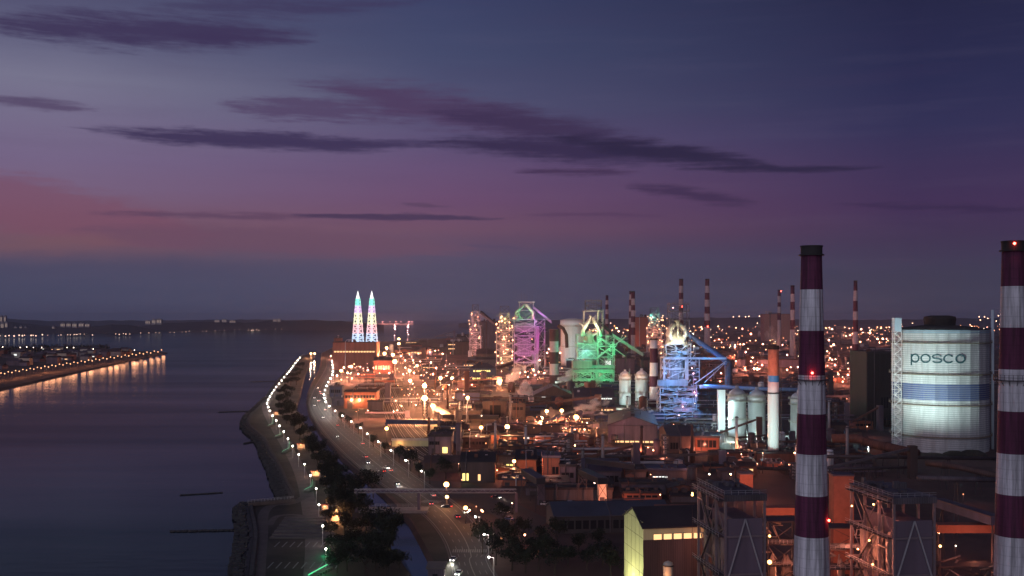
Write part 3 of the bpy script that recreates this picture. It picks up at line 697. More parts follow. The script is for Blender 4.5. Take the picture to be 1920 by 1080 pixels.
# ------------------------------------------------------------------ chimneys
def chimney(px, y, base_py, top_py, wt, wb, bands, first, lab, cols=(None,None), capcol=None, cap=1, lamps=(), platforms=(), n=28, slant=0, zbase=None, grp=None, ladder=True):
    """bands: photo rows where the paint changes, top to bottom; first: material index of the topmost band"""
    s = y/F; zt = H-(top_py-HY)*s; z0 = 0 if zbase is None else zbase
    t = thing('chimney', lab, 'chimney', ((px-960)*s, y, 0), 0, grp)
    zs = [zt]+[H-(b-HY)*s for b in bands]; zs = [z for z in zs if z > z0+1]+[z0]
    rb, rt = wb*s/2, wt*s/2
    rad = lambda z: rt+(rb-rt)*(zt-z)/(zt-z0)
    prof, ms, c = [], [], first
    for i in range(len(zs)-1):
        a, b = zs[i], zs[i+1]; k = max(1, int((a-b)/4)) if y < 400 else 1
        for j in range(k): prof.append((rad(a+(b-a)*j/k), a+(b-a)*j/k)); ms.append(c)
        c = 1-c
    prof.append((rad(z0), z0)); prof = prof[::-1]; ms = ms[::-1]
    mb = MB(); mb.lathe(prof, n, mats=ms); mb.build('shaft', list(cols), t, True)
    if cap:
        mb = MB(); hc = cap*rt
        mb.ring(rt*.9, rt*1.04, zt, zt+hc*.95, n); mb.ring(rt*1.0, rt*1.22, zt-hc*.08, zt+hc*.05, n); mb.ring(rt*.92, rt*1.10, zt+hc*.82, zt+hc*.95, n)
        mb.lathe([(rt*.9, zt+.02), (.05, zt+.05)], n, cap=False); mb.build('crown', capcol or soot, t)
    for pp in platforms:
        z = H-(pp-HY)*s; r = rad(z); mb = MB(); mb.ring(r, r+1.1, z-.15, z, n); pf = MB()
        pts = [((r+1.05)*math.cos(2*math.pi*i/n), (r+1.05)*math.sin(2*math.pi*i/n), z) for i in range(n)]; pf.rail(pts, 1.2, .05, True)
        for i in range(0, n, 2): a = 2*math.pi*i/n; mb.bar((r*math.cos(a), r*math.sin(a), z-1.3), ((r+1)*math.cos(a), (r+1)*math.sin(a), z-.15), .07)
        pl = mb.build('platform', steel, t); pf.build('railing', steel, pl)
    if ladder and y < 700:
        mb = MB(); a = R(-60)
        for da in (-.05, .05):
            mb.bar((rad(z0)*math.cos(a+da)*1.02, rad(z0)*math.sin(a+da)*1.02, z0), (rt*math.cos(a+da)*1.02, rt*math.sin(a+da)*1.02, zt), .05)
        mb.build('ladder', chimr, t)
    for lx, ly in lamps:
        z = H-(ly-HY)*s; r = rad(z); dx = (lx-px)*s; dx = max(-r*.98, min(r*.98, dx)); dy = -math.sqrt(max(r*r-dx*dx, .01))
        u = Vector((dx, dy, 0)).normalized(); p = u*(r+.35)+Vector((0,0,z))
        mb = MB(); mb.sphere(p, max(.3, y*.0006), 8, 5); mb.bar(p-u*.5, p, .08); mb.build('warning_lamp', G_re, t)
        light(p+u*.9, 60 if y < 400 else 800, REDL, .25, t)
    return t
MC = (chimr, chimw)
NB = 'banded chimneys standing over the works'
chimney(1521.5,245,1400,478,38,75,[543,620,703,775,850,927,1003,1079,1155],0,'tall maroon and white banded chimney left of the blue-banded gas holder',MC,cap=.95,lamps=((1516,698),(1546,972)),platforms=(711,),zbase=0)
chimney(1900,238,1400,470,40,78,[537,614,692,770,849,925,1003,1080,1155],0,'tall maroon and white banded chimney cut by the frame right of the gas holder',MC,cap=.95,lamps=((1893,458),(1916,975)),platforms=(712,),zbase=0)
M2 = (maroon, white); MD = (mat('dull_maroon', (.08,.02,.04), .8, 0, .15), mat('dull_white', (.38,.35,.38), .8, 0, .15))
chimney(1039,1290,725,617,17,18,[617.5,640,660,682,703],1,'squat dark-topped banded stack beside the magenta-lit furnace',(mat('dull_maroon2',(.05,.02,.03),.8,0,.2),MD[1]),cap=0)
chimney(1039.2,1292,650,600,20,20,[600.5],0,'x',(soot,soot),cap=.3) if False else None
chimney(1226,1000,763,637,14,17,[653,680,705,725,748],1,'grey and white banded stack close to the blue-lit furnace',(MD[0],white),cap=.3)
def far_chim(px, y, top, wt, wb, bands, lab, lamps=()): return chimney(px, y, 600, top, wt, wb, bands, 0, lab, MD, cap=.6, lamps=lamps, n=14, grp=NB)
far_chim(1138,2600,555,5,8,[563,571,580,589,598,607,618],'slim distant banded chimney right behind the green-lit furnace')
far_chim(1187,2200,548,7,9,[560,572,582,593,604,614,628],'nearer of two overlapping banded chimneys behind the stove pair',())
far_chim(1182,2500,547,4.5,8,[552,562,573,584,596,608],'paler of two overlapping banded chimneys behind the stove pair')
far_chim(1277,2500,525,7.5,10,[536,549,561,573,586,599],'distant banded chimney rising behind the blue-lit furnace top',((1278,575),))
far_chim(1326,2450,525,7.5,13,[536,549,562,575,588,601,613],'distant banded chimney standing clear beyond the blue-lit furnace',((1326,612),))
far_chim(1461,2700,545,5.5,8,[555,567,575,587,600],'thin distant banded chimney beside the brick block with lit column',((1464,546),))
far_chim(1486,2100,537,7,11,[551,566,581,600,618],'dark distant banded chimney just left of the nearest tall chimney')
far_chim(1604,1850,528,6.5,12,[545,564,584,600,622,645,670],'lone banded chimney between the nearest tall chimney and the gas holder')

# slim floodlit stack with blue band
Y1 = 625; s = Y1/F
t = thing('slim_stack', 'slim white stack with orange ribbed top and blue collar', 'chimney', ((1450-960)*s, Y1, 0))
z = lambda py: H-(py-HY)*s
mb = MB(); mb.lathe([(3.45,0),(3.4,z(752)),(3.4,z(738)),(3.3,z(716))], 24); mb.build('shaft', white, t, True)
mb = MB(); mb.lathe([(3.32,z(716)),(3.32,z(704))], 24, cap=False); mb.build('collar', mat('blue_paint', (.05,.22,.5), .5, 0, .1), t, True)
mb = MB(); pr = []
for i in range(26):
    z0 = z(704)+(z(655)-z(704))*i/26; dz = (z(655)-z(704))/26; pr += [(3.28,z0),(3.28,z0+dz*.7),(3.1,z0+dz*.72),(3.1,z0+dz)]
mb.lathe(pr, 24); mb.build('ribbed_top', mat('orange_cladding', (.5,.24,.16), .7, 0, .12), t)
mb = MB(); mb.ring(2.9,3.5,z(655),z(648),24); mb.build('rim', soot, t)
mb = MB(); mb.ring(3.4,3.7,z(738),z(735.5),24); mb.build('flange', steel, t)
spot((160-2-22, Y1-46, 3), ((1450-960)*s, Y1, 26), 105000, CYA, 50)
light((152, Y1-16, z(690)), 9000, SOD, .5)
t = thing('ladder_tower', 'dark open ladder tower against the slim white stack', 'tower', ((1464-960)*s, Y1+1, 0))
mb = MB()
for x in (-.7,.7):
    for y in (0,1.4): mb.bar((x,y,0),(x,y,z(690)),.1)
mb.build('leg', steel, t); mb = MB()
for i in range(36):
    zz = 1.4*i
    if zz+1.4 > z(690): break
    mb.bar((-.7,0,zz),(.7,0,zz+1.4),.06); mb.box(-.7,.7,0,1.4,zz,zz+.08)
mb.build('stair', steel, t)

# ------------------------------------------------------------------ gas holder
YT = 650; YC = 680; s = YC/F; XT = (1762-960)*s; RT = 85*s; YT = YC-RT; zt = H-(618-HY)*s
gh = thing('gas_holder', 'huge ribbed white gas holder with blue band and dark lettering', 'gas holder', (XT, YT+RT, 0))
blue_b = mat('blue_band', (.065,.10,.25), .55, 0, .3, .2, 1)
z = lambda py: H-(py-HY)*s
NS = 26
tankw = mat('tank_white', (.60,.62,.61), .6, .0, .32, .28, 1)
mb = MB(); mb.lathe([(RT,0),(RT,z(745)),(RT,z(716)),(RT,z(624)),(RT,zt)], NS, mats=[0,1,0,2]); mb.build('shell', [tankw, blue_b, mat('tank_blue_rim', (.3,.42,.5), .5, 0, .1)], gh)
mb = MB(); zz = 2.0
while zz < zt-1: mb.ring(RT, RT+.3, zz, zz+.3, NS); zz += 1.35
mb.build('rib', mat('tank_rib', (.30,.32,.33), .6, 0, .1), gh)
for py in (641, 698, 754, 811):
    mb = MB(); zz = z(py); mb.ring(RT+.3, RT+1.7, zz-.5, zz, NS*2)
    pts = [((RT+1.6)*math.cos(2*math.pi*i/60), (RT+1.6)*math.sin(2*math.pi*i/60), zz) for i in range(60)]; mb.rail(pts, 1.2, .06, True); mb.build('walkway', mat('walkway_steel', (.22,.18,.13), .7, .1, .2), gh)
mb = MB(); mb.lathe([(RT*1.01,zt),(RT*.7,zt+1.7),(RT*.4,zt+2.8),(RT*.02,zt+3.3)], NS*2); mb.build('roof', soot, gh)
mb = MB(); r_ = 27*s; mb.lathe([(r_,zt+2.2),(r_*1.06,zt+7),(r_*1.02,zt+8.6),(r_*.6,zt+9.4)], 24); mb.build('roof_vent', soot, gh)
mb = MB(); pts = [(RT*math.cos(2*math.pi*i/60), RT*math.sin(2*math.pi*i/60), zt) for i in range(60)]; mb.rail(pts, 1.3, .06, True); mb.build('roof_railing', steel, gh)
# lettering: strokes laid on the shell
def glyph(mb, strokes, th):
    for st in strokes:
        for (u0,v0),(u1,v1) in zip(st, st[1:]):
            d = Vector((u1-u0, v1-v0)); L = d.length
            if L < 1e-6: continue
            d /= L; n = Vector((-d.y, d.x))*th/2; e = d*th*.18
            q = [(u0-e.x+n.x, v0-e.y+n.y), (u0-e.x-n.x, v0-e.y-n.y), (u1+e.x-n.x, v1+e.y-n.y), (u1+e.x+n.x, v1+e.y+n.y)]
            for rr in (RT+.5,):
                pts = []
                for u, v in q:
                    a = -math.pi/2+u/RT; pts.append((rr*math.cos(a), rr*math.sin(a), v))
                mb.quad(*pts)
                pin = [((RT+.1)*p[0]/rr, (RT+.1)*p[1]/rr, p[2]) for p in pts]
                for i in range(4): mb.quad(pts[i], pin[i], pin[(i+1)%4], pts[(i+1)%4])
def arc(cx, cv, ru, rv, a0, a1, n=22): return [(cx+ru*math.cos(R(a0+(a1-a0)*i/n)), cv+rv*math.sin(R(a0+(a1-a0)*i/n))) for i in range(n+1)]
mb = MB(); vm = z(669.6); ru, rv = 2.75, 2.5
for ch, px in (('p',1716),('o',1735.5),('s',1757),('c',1778.5),('o',1800.5)):
    dx_ = (px-960)/F; A_ = dx_*dx_+1; B_ = -2*(dx_*XT+YC); C_ = XT*XT+YC*YC-RT*RT; tt_ = (-B_-math.sqrt(B_*B_-4*A_*C_))/(2*A_); u = RT*(math.atan2(tt_-YC, dx_*tt_-XT)+math.pi/2)
    if ch == 'o': st = [arc(u,vm,ru,rv,0,360,30)]
    if ch == 'p': st = [arc(u,vm,ru*.92,rv,0,360,30), [(u-ru*.92,vm+rv),(u-ru*.92,vm-rv-2.0)]]
    if ch == 'c': st = [arc(u,vm,ru,rv,38,322,26)]
    if ch == 's': st = [arc(u,vm+rv*.5,ru*.95,rv*.5,20,250,16)+[(u+ru*.3,vm-.02)]+arc(u,vm-rv*.5,ru*.95,rv*.5,70,-160,16)]
    glyph(mb, st, .85)
mb.build('lettering', mat('letter_teal', (.02,.075,.085), .6, 0, .1), gh)
# stair tower on its left and riser pipe on its right
t = thing('stair_tower', 'white zigzag stair tower attached beside the gas holder', 'stair tower', ((1683-960)*(YC-10)/F, YC-10, 0))
zs = z(596); mb = MB()
for x in (-2.6, 1.6):
    for y in (-2, 2): mb.bar((x,y,0), (x,y,zs), .2)
mb.build('leg', white, t); mb = MB(); k = int(zs/3.3)
for i in range(k):
    a, b = (-2.6,1.6) if i % 2 else (1.6,-2.6); mb.bar((a,-2,i*3.3), (b,-2,i*3.3+3.3), .28); mb.bar((a,-2,i*3.3+1), (b,-2,i*3.3+4.3), .09); mb.box(-3.4,1.6,-2.2,2.2,i*3.3-.1,i*3.3+.1)
mb.build('flight', white, t); mb = MB(); mb.box(-2.9,1.7,-2.4,2.2,zs-9,zs); mb.build('head_house', mat('pale_blue_sheet', (.45,.55,.62), .6, 0, .15, .2, 1), t)
t = thing('riser_pipe', 'tall pale riser pipe standing at the right edge of the gas holder', 'pipe', ((1861-960)*(YC-6)/F, YC-6, 0))
mb = MB(); mb.lathe([(1.0,0),(1.0,z(581))], 14); mb.build('pipe', mat('pale_blue_paint', (.5,.6,.64), .5, 0, .1, .2, 1), t, True); mb = MB()
for py in (616, 642, 698, 755): mb.box(-2.4,.4,-.4,.4,z(py),z(py)+.5)
mb.build('bracket', steel, t)
def floodlight(p, target, power, color, mt, lab, ang=60, grp=None):
    t = thing('floodlight', lab, 'floodlight', (p[0], p[1], 0), 0, grp)
    mb = MB(); mb.bar((0,0,0),(0,0,p[2]), .15); mb.build('pole', steel, t)
    d = (Vector(target)-Vector(p)); d.z = 0; d.normalize(); mb = MB(); mb.box(-.6,.6,-.4,.4,p[2],p[2]+.8); mb.build('lamp_head', steel, t)
    spot((p[0]+d.x*1.2, p[1]+d.y*1.2, p[2]+.5), target, power, color, ang); return t
floodlight((XT-80, YT-62, 8), (XT+2, YT+8, 78), 600000, (.76,1,.95), G_wh, 'low floodlight aimed at the lettered side of the gas holder', 64)
floodlight((XT-RT-34, YC-34, 5), (XT-RT-1, YC-10, 40), 42000, CYA, G_wh, 'low floodlight aimed at the zigzag stair tower', 80)
# dark earth bund and big pipes at its foot
t = thing('earth_bund', 'dark grassy bund heaped at the foot of the gas holder', 'bund', (XT+8, YT-14, 0)); mb = MB()
for i, (x, r_, h_) in enumerate(((-30,10,2.5),(-17,9,3.8),(-6,10,4.5),(26,16,5.5),(44,14,6))):
    mb.lathe([(r_,0),(r_*.75,h_*.55),(r_*.4,h_*.9),(.2,h_)], 14, x, 0)
mb.build('mound', park, t)

# ------------------------------------------------------------------ pipes and conveyor galleries
def big_pipe(pts, r, lab, mt=rust, sup=True, n=12, cat='pipe', name='gas_main'):
    o = Vector(pts[0]); t = thing(name, lab, cat, (o.x, o.y, 0)); Q = [Vector(p)-Vector((o.x,o.y,0)) for p in pts]
    mb = MB(); mb.tube(Q, r, n); mb.build('pipe', mt, t, True); mb = MB()
    for a, b in zip(Q, Q[1:]):
        L = (b-a).length; k = max(1, int(L/14))
        for i in range(k): p = a.lerp(b, (i+.5)/k); d = (b-a).normalized(); mb.bar(p-d*.25, p+d*.25, r*1.12, n)
    mb.build('flange', mt, t)
    if sup:
        for a, b in zip(Q, Q[1:]):
            k = max(1, int((b-a).length/28))
            for i in range(k):
                p = a.lerp(b, (i+.5)/k)
                if p.z > r+.5:
                    mb = MB(); mb.box(p.x-r,p.x+r,p.y-.2,p.y+.2,p.z-r*1.25,p.z-r*.95); mb.bar((p.x-r,p.y,0),(p.x-r*.5,p.y,p.z-r*.6),.25); mb.bar((p.x+r,p.y,0),(p.x+r*.5,p.y,p.z-r*.6),.25); mb.build('support', steel, t)
    return t
big_pipe([P(1560,822,600),P(1606,822,598),P(1640,833,586),P(1685,843,572),P(1720,851,560)], 2.6, 'fat rusty gas main bending down ahead of the gas holder')
big_pipe([P(1545,856,560),P(1690,857,560),P(1868,860,560)], 1.0, 'long dark pipe running level below the gas holder', steel)
big_pipe([P(1738,868,520),P(1800,876,505),P(1870,892,490)], 1.6, 'sloping pale gas main nearer than the gas holder bund', browns)
big_pipe([P(1560,880,500),P(1700,876,500)], .7, 'thin dark pipe over the yard beside the orange-lit slab', steel)
big_pipe([P(1720,896,400),P(1866,900,400)], 1.0, 'pale blue-grey pipe above the second boiler frame roof', greys)
big_pipe([P(1312,725,850),P(1345,725,850),P(1420,729,842),P(1500,731,835)], 1.55, 'bright blue-lit gas main running from the blue-lit furnace', mat('blue_pipe', (.25,.38,.62), .4, .2, .1))
big_pipe([P(1130,838,690),P(1330,848,660)], .8, 'long thin pipe ahead of the gabled rolling shed', steel)
big_pipe([P(1180,866,600),P(1480,880,560)], .9, 'dark pipe across the yard left of the nearest chimney', steel)
big_pipe([P(1010,815,800),P(1140,822,790)], .8, 'dark pipe running by the low flat-roofed shop', steel)
def gallery(p, q, wd, hh, lab, mt=roofd, trestle=True, side=None, name='conveyor_gallery', cat='conveyor'):
    p, q = Vector(p), Vector(q); o = Vector((p.x, p.y, 0)); t = thing(name, lab, cat, o); a, b = p-o, q-o
    d = b-a; n = Vector((-d.y, d.x, 0)); n = n.normalized()*wd/2 if n.length > .01 else Vector((0, wd/2, 0))
    up = Vector((0,0,hh)); mb = MB()
    A = [a-n, a+n, a+n+up, a-n+up]; B = [b-n, b+n, b+n+up, b-n+up]
    for i in range(4): j = (i+1) % 4; mb.quad(A[i], A[j], B[j], B[i])
    mb.quad(*A); mb.quad(*B[::-1]); mb.build('gallery', mt, t)
    mb = MB(); r0 = Vector((0,0,hh+.02)); r1 = Vector((0,0,hh+.35)); n2 = n*1.15
    A = [a-n2+r0, a+n2+r0, a+n2+r1, a-n2+r1]; B = [b-n2+r0, b+n2+r0, b+n2+r1, b-n2+r1]
    for i in range(4): j = (i+1) % 4; mb.quad(A[i], A[j], B[j], B[i])
    mb.quad(*A); mb.quad(*B[::-1]); mb.build('roof', side or roofp, t)
    if trestle:
        k = max(1, int(d.length/22))
        for i in range(k+1):
            c = a.lerp(b, i/k)
            if c.z > 2:
                mb = MB()
                for sg in (-1, 1): mb.bar((c.x+n.x*sg*1.2, c.y+n.y*sg*1.2-1.0*(1-abs(n.y)/max(wd/2,.1)), 0), c+n*sg*.8, .22)
                mb.bar(c+n*1.1-Vector((0,0,c.z*.5)), c-n*.8-Vector((0,0,.3)), .12); mb.bar(c-n*1.1-Vector((0,0,c.z*.5)), c+n*.8-Vector((0,0,.3)), .12); mb.build('trestle', steel, t)
    return t
gallery(P(985,890,480), P(1014,908,455), 4.2, 2.6, 'dark inclined conveyor ending on the lavender transfer slab', roofd)
gallery(P(1092,890,480), P(1130,908,452), 4.2, 2.6, 'dark inclined conveyor ending on the orange-lit transfer slab', roofd)
gallery(P(1098,868,520), P(1190,880,515), 3, 2.4, 'long pale-roofed conveyor gallery behind the frame building', roofd, side=roofp)
gallery(P(812,766,885), P(845,784,850), 3.5, 2.6, 'yellow-lit inclined conveyor below the brightest floodlights', cream, side=cream)
gallery(P(830,784,850), P(935,786,850), 4, 3, 'dark level conveyor over the yellow-lit platform house', roofd)
gallery(P(724,794,815), P(830,796,815), 4, 3.2, 'dark level pipe bridge across the rail yard', blues, side=roofp)
gallery(P(1020,800,760), P(1080,776,860), 4, 3, 'low conveyor climbing toward the orange plume', rust)
gallery(P(905,700,1640), P(985,676,1750), 6, 4, 'rosy sloping conveyor roof behind the hip-roofed hall', browns, side=roofb)
gallery(P(1760,950,330), P(1868,985,300), 3.2, 2.4, 'dark inclined conveyor right of the second boiler frame', blues)
gallery(P(1228,962,335), P(1305,962,335), 4, 2.1, 'orange-brown level duct left of the first boiler frame', brick, side=brick)
gallery(P(1432,964,335), P(1500,964,335), 4, 2.1, 'orange-brown level duct between boiler frame and nearest chimney', brick, side=brick)
gallery(P(1755,997,310), P(1872,997,310), 4, 2.1, 'orange-brown level duct right of the second boiler frame', brick, side=brick)
def slab(px0, px1, pt, pb, dep, lab, mt, rot=0):
    y = gy(pb); s = y/F; t = thing('transfer_tower', lab, 'tower', ((px0-960)*s, y, 0), rot); L = (px1-px0)*s; h = H-(pt-HY)*s
    mb = MB(); mb.box(0,L,0,dep,0,h); mb.build('wall', mt, t); mb = MB(); mb.box(-.25,L+.25,-.25,dep+.25,h,h+.5); mb.build('roof', roofp, t)
    mb = MB(); mb.box(L*.2,L*.75,-.06,.3,.1,2.4); mb.build('door', steel, t); return t
slab(1008,1021,905,947,5,'narrow lavender transfer slab beside the gable-ended office', mauves)
slab(1121,1138,905,942,5,'narrow orange-lit transfer slab behind the long dark roof', cream); light((0,0,0),0,SOD) if False else None
p = G(1129,942); light((p.x+1, p.y-10, 5), 9000, SOD, .4)
slab(855,864,795,853,6,'slender dark column tower beside the lit-window office', mauves)
slab(1347,1360,731,812,5,'tall plain white duct tower beside the silver silos', white)
p = G(1353,812); light((p.x-6, p.y-20, 14), 26000, CYA, .5)
slab(1387,1412,890,930,6,'orange block behind the first boiler frame', brick); p = G(1400,930); light((p.x, p.y-12, 10), 6000, SOD, .4)
slab(1563,1601,893,1090,5,'tall orange-lit slab wall behind the second boiler frame', brick)

# ------------------------------------------------------------------ works buildings
FOOT = []     # occupied footprints (x0,x1,y0,y1)
def shed_at(x, y, L, D, h, roof='flat', rise=3, wall=greys, rf=roofd, rot=0, name='shed', lab=None, cat='building', grp=None, win=(), door=None, vent=0, desc='', eave=.5):
    t = thing(name, lab, cat, (x, y, 0), R(rot), grp)
    if lab is None: pend(t, desc, cat, grp)
    FOOT.append((x-.6, x+L+.6, y-.6, y+D+.6))
    mb = MB()
    if roof == 'gy':      # ridge runs away from the front: gable seen in front
        for yy, fl in ((0,0),(D,1)):
            q = [(0,yy,0),(L,yy,0),(L,yy,h),(L/2,yy,h+rise),(0,yy,h)]; mb.quad(*(q if not fl else q[::-1]))
        mb.quad((0,D,0),(0,0,0),(0,0,h),(0,D,h)); mb.quad((L,0,0),(L,D,0),(L,D,h),(L,0,h))
    elif roof == 'gx':
        for xx, fl in ((0,1),(L,0)):
            q = [(xx,0,0),(xx,D,0),(xx,D,h),(xx,D/2,h+rise),(xx,0,h)]; mb.quad(*(q if not fl else q[::-1]))
        mb.quad((0,0,0),(L,0,0),(L,0,h),(0,0,h)); mb.quad((L,D,0),(0,D,0),(0,D,h),(L,D,h))
    elif roof == 'mono':
        for xx, fl in ((0,1),(L,0)):
            q = [(xx,0,0),(xx,D,0),(xx,D,h+rise),(xx,0,h)]; mb.quad(*(q if not fl else q[::-1]))
        mb.quad((0,0,0),(L,0,0),(L,0,h),(0,0,h)); mb.quad((L,D,0),(0,D,0),(0,D,h+rise),(L,D,h+rise))
    else: mb.box(0,L,0,D,0,h)
    mb.build('wall', wall, t)
    mb = MB(); e = eave; th = .35
    def slope(p0, p1, p2, p3):
        up = Vector((0,0,th)); b = [Vector(p)+Vector((0,0,.03)) for p in (p0,p1,p2,p3)]; c = [p+up for p in b]
        mb.quad(*c); mb.quad(*b[::-1])
        for i in range(4): j = (i+1) % 4; mb.quad(b[i], b[j], c[j], c[i])
    if roof == 'gy':
        k = rise/(L/2)*e; slope((-e,-e,h-k),(L/2,-e,h+rise),(L/2,D+e,h+rise),(-e,D+e,h-k)); slope((L/2,-e,h+rise),(L+e,-e,h-k),(L+e,D+e,h-k),(L/2,D+e,h+rise))
    elif roof == 'gx':
        k = rise/(D/2)*e; slope((-e,-e,h-k),(L+e,-e,h-k),(L+e,D/2,h+rise),(-e,D/2,h+rise)); slope((-e,D/2,h+rise),(L+e,D/2,h+rise),(L+e,D+e,h-k),(-e,D+e,h-k))
    elif roof == 'mono': k = rise/D*e; slope((-e,-e,h-k),(L+e,-e,h-k),(L+e,D+e,h+rise+k),(-e,D+e,h+rise+k))
    elif roof == 'hip':
        r = min(D,L)*.5; A = [(-e,-e,h),(L+e,-e,h),(L+e,D+e,h),(-e,D+e,h)]; r0, r1 = (r*.8, D/2, h+rise), (L-r*.8, D/2, h+rise)
        mb.quad(A[0],A[1],r1,r0); mb.quad(A[1],A[2],r1); mb.quad(A[2],A[3],r0,r1); mb.quad(A[3],A[0],r0); mb.quad(*A[::-1])
    else:
        mb.box(-e,L+e,-e,D+e,h,h+.45); mb.cur = 0
        for q in ((-e,L+e,-e,-e+.3),(-e,L+e,D+e-.3,D+e),(-e,-e+.3,-e+.3,D+e-.3),(L+e-.3,L+e,-e+.3,D+e-.3)): mb.box(*q, h+.45, h+1.1)
    mb.build('roof', rf, t)
    for wi in win:       # (x0,x1,z0,z1,count,material)
        a, b, c, d, n, m = wi
        for i in range(n):
            x0 = L*(a+(b-a)*i/n); x1 = x0+L*(b-a)/n*.78; mb = MB(); mb.box(x0-.12,x1+.12,-.05,.1,h*c-.12,h*d+.12); o = mb.build('window', steel, t); mb = MB(); mb.box(x0,x1,-.09,.0,h*c,h*d); mb.build('pane', m, o)
    if door: mb = MB(); mb.box(L*door[0],L*door[1],-.08,.2,.05,h*door[2]); mb.build('door', door[3] if len(door) > 3 else steel, t)
    for i in range(vent):
        mb = MB(); xx = L*(i+.5)/vent; yy = D*(i+.5)/vent
        if roof == 'gx': mb.box(xx-L/vent*.3, xx+L/vent*.3, D/2-1.3, D/2+1.3, h+rise*.7, h+rise+1.8)
        elif roof == 'gy': mb.box(L/2-1.4, L/2+1.4, yy-D/vent*.36, yy+D/vent*.36, h+rise*.7, h+rise+1.7)
        else: mb.box(xx-.9, xx+.9, D*.4, D*.4+1.8, h+.3, h+2.2)
        mb.build('roof_vent', steel, t)
    if lab is not None and name not in ('screen_wall','yellow_hall') and L > 5:
        r2 = random.Random(int(x*7+y)); kk = max(1, y/700)
        for q in range(r2.randint(2,4)):
            a, b = r2.uniform(.08,.8)*L, r2.uniform(.15,.75)*D; zt = h+rise*(.0 if roof == 'flat' else .5); w1 = r2.uniform(.8,2)*kk; mb = MB(); mb.box(a,a+w1,b,b+w1*1.2,zt,zt+r2.uniform(1,2.2)*kk); mb.build('roof_unit', r2.choice((steelL, greys, rust)), t)
        a = r2.uniform(.1,.5)*L; mb = MB(); mb.tube([(a,-.4,.3),(a,-.4,h+.9),(a,D*.4,h+rise+1.2),(a+L*.35,D*.45,h+rise+1.2),(a+L*.35,D*.45,h)], .28*kk, 7); mb.build('duct', r2.choice((steelL, rust, greys)), t)
        mb = MB(); mb.bar((-.3,-.62,h-.1),(L+.3,-.62,h-.1),.14)
        for q in (.02,.5,.98): mb.bar((L*q,-.25,0),(L*q,-.62,h-.1),.1)
        mb.build('gutter', steel, t)
    return t
def shed(x0, x1, ye, yb, D, roof='flat', rise=3, **k):
    y = gy(yb); s = y/F; return shed_at((x0-960)*s, y, (x1-x0)*s, D, H-(ye-HY)*s, roof, rise, **k)
W_, WY, WW, WD = G_win, G_winy, G_winw, glassd
shed(645,706,735,766,22,'flat',wall=brick,rf=roofb,lab='wide orange brick hall lit by three wall lamps beside the rail yard',name='brick_hall',door=(.1,.25,.5),win=((.04,.96,.62,.8,10,WD),))
shed(618,641,725,744,14,'flat',wall=blues,rf=roofp,lab='small flat blue-roofed depot beside the shore road lamps',name='depot',win=((.1,.9,.4,.7,5,WD),))
shed(622,646,747,761,10,'flat',wall=mauves,rf=roofp,lab='low mauve annex between the shore road and brick hall',name='annex',door=(.4,.6,.7))
shed(624,706,642,694,40,'flat',wall=mat('orange_sheet',(.26,.11,.08),.8,0,.35,.1,1,bands=.2),rf=roofb,lab='great rust-orange hall carrying the twin lit towers',name='power_hall',win=((.03,.97,.64,.69,14,W_),),vent=4)
shed(626,640,634,660,20,'flat',wall=brick,rf=roofb,lab='small rusty penthouse block at the seaward end of the great hall',name='penthouse',win=((.1,.9,.5,.7,4,W_),))
shed(803,846,818,853,26,'flat',wall=mauves,rf=roofd,rot=0,lab='mauve office block with one yellow-lit window by the tracks',name='office',win=((.62,.9,.1,.42,1,WY),(.05,.5,.55,.72,5,WD)),door=(.15,.3,.35))
shed(860,892,758,772,12,'flat',wall=cream,rf=roofb,lab='yellow-lit frame house with lamp on its roof',name='frame_house',win=((.3,.85,.2,.75,3,W_),))
shed(846,902,772,787,24,'flat',wall=browns,rf=roofb,lab='dark platform building carrying the yellow-lit frame house',name='platform_house',door=(.05,.15,.6))
shed(868,915,823,840,18,'flat',wall=browns,rf=roofb,lab='low dark shop with a white oval lamp behind the tracks',name='workshop',win=((.1,.9,.4,.7,6,WD),))
shed(735,803,826,837,4,'flat',wall=lime,rf=cream,lab='low pale yellow screen wall across the rail yard mouth',name='screen_wall',cat='wall')
shed(880,930,690,716,34,'hip',7,wall=blues,rf=roofp,lab='hip-roofed slate-blue hall with two lit window rows',name='hip_hall',win=((.15,.8,.72,.84,9,WY),(.12,.85,.18,.3,9,WY)))
shed(893,972,664,684,60,'gx',8,wall=browns,rf=roofb,lab='long brown hall under the magenta-lit furnace',name='long_hall',vent=5)
shed(838,882,641,665,50,'flat',wall=browns,rf=roofd,lab='dark hall with two lit strips near the sea',name='ore_house',win=((.06,.36,.75,.82,4,W_),(.06,.34,.42,.5,4,W_)))
shed(856,902,632,652,50,'gx',8,wall=greys,rf=roofd,lab='dark barn-roofed hall under the rosy far furnace',name='barn_hall')
shed(902,935,604,655,30,'mono',4,wall=mauves,rf=roofp,lab='tall mauve screening block beside the rosy far furnace',name='screen_house')
shed(700,735,676,700,30,'gx',5,wall=brick,rf=roofb,lab='orange-lit rusty barn right of the great hall',name='rusty_barn',win=((.1,.9,.3,.6,6,W_),))
shed(740,800,656,668,30,'gx',4,wall=brick,rf=roofb,lab='long low red barn on the sea edge right of the great hall',name='sea_barn',win=((.1,.9,.4,.65,8,W_),))
shed(1001,1075,741,760,46,'gy',9,wall=browns,rf=roofp,lab='dark gabled hall just below the green-lit furnace',name='gabled_hall',win=((.2,.32,.8,.9,1,WW),))
shed(1077,1152,744,768,34,'gx',7,wall=mauves,rf=roofp,lab='mauve-roofed hall joined beside the dark gabled hall',name='mauve_hall',win=((.5,.95,.8,.9,8,WW),))
shed(982,1050,800,824,18,'flat',wall=browns,rf=roofb,lab='low flat-roofed dark shop ringed by orange lamps',name='flat_shop',win=((.1,.3,.05,.3,3,WW),))
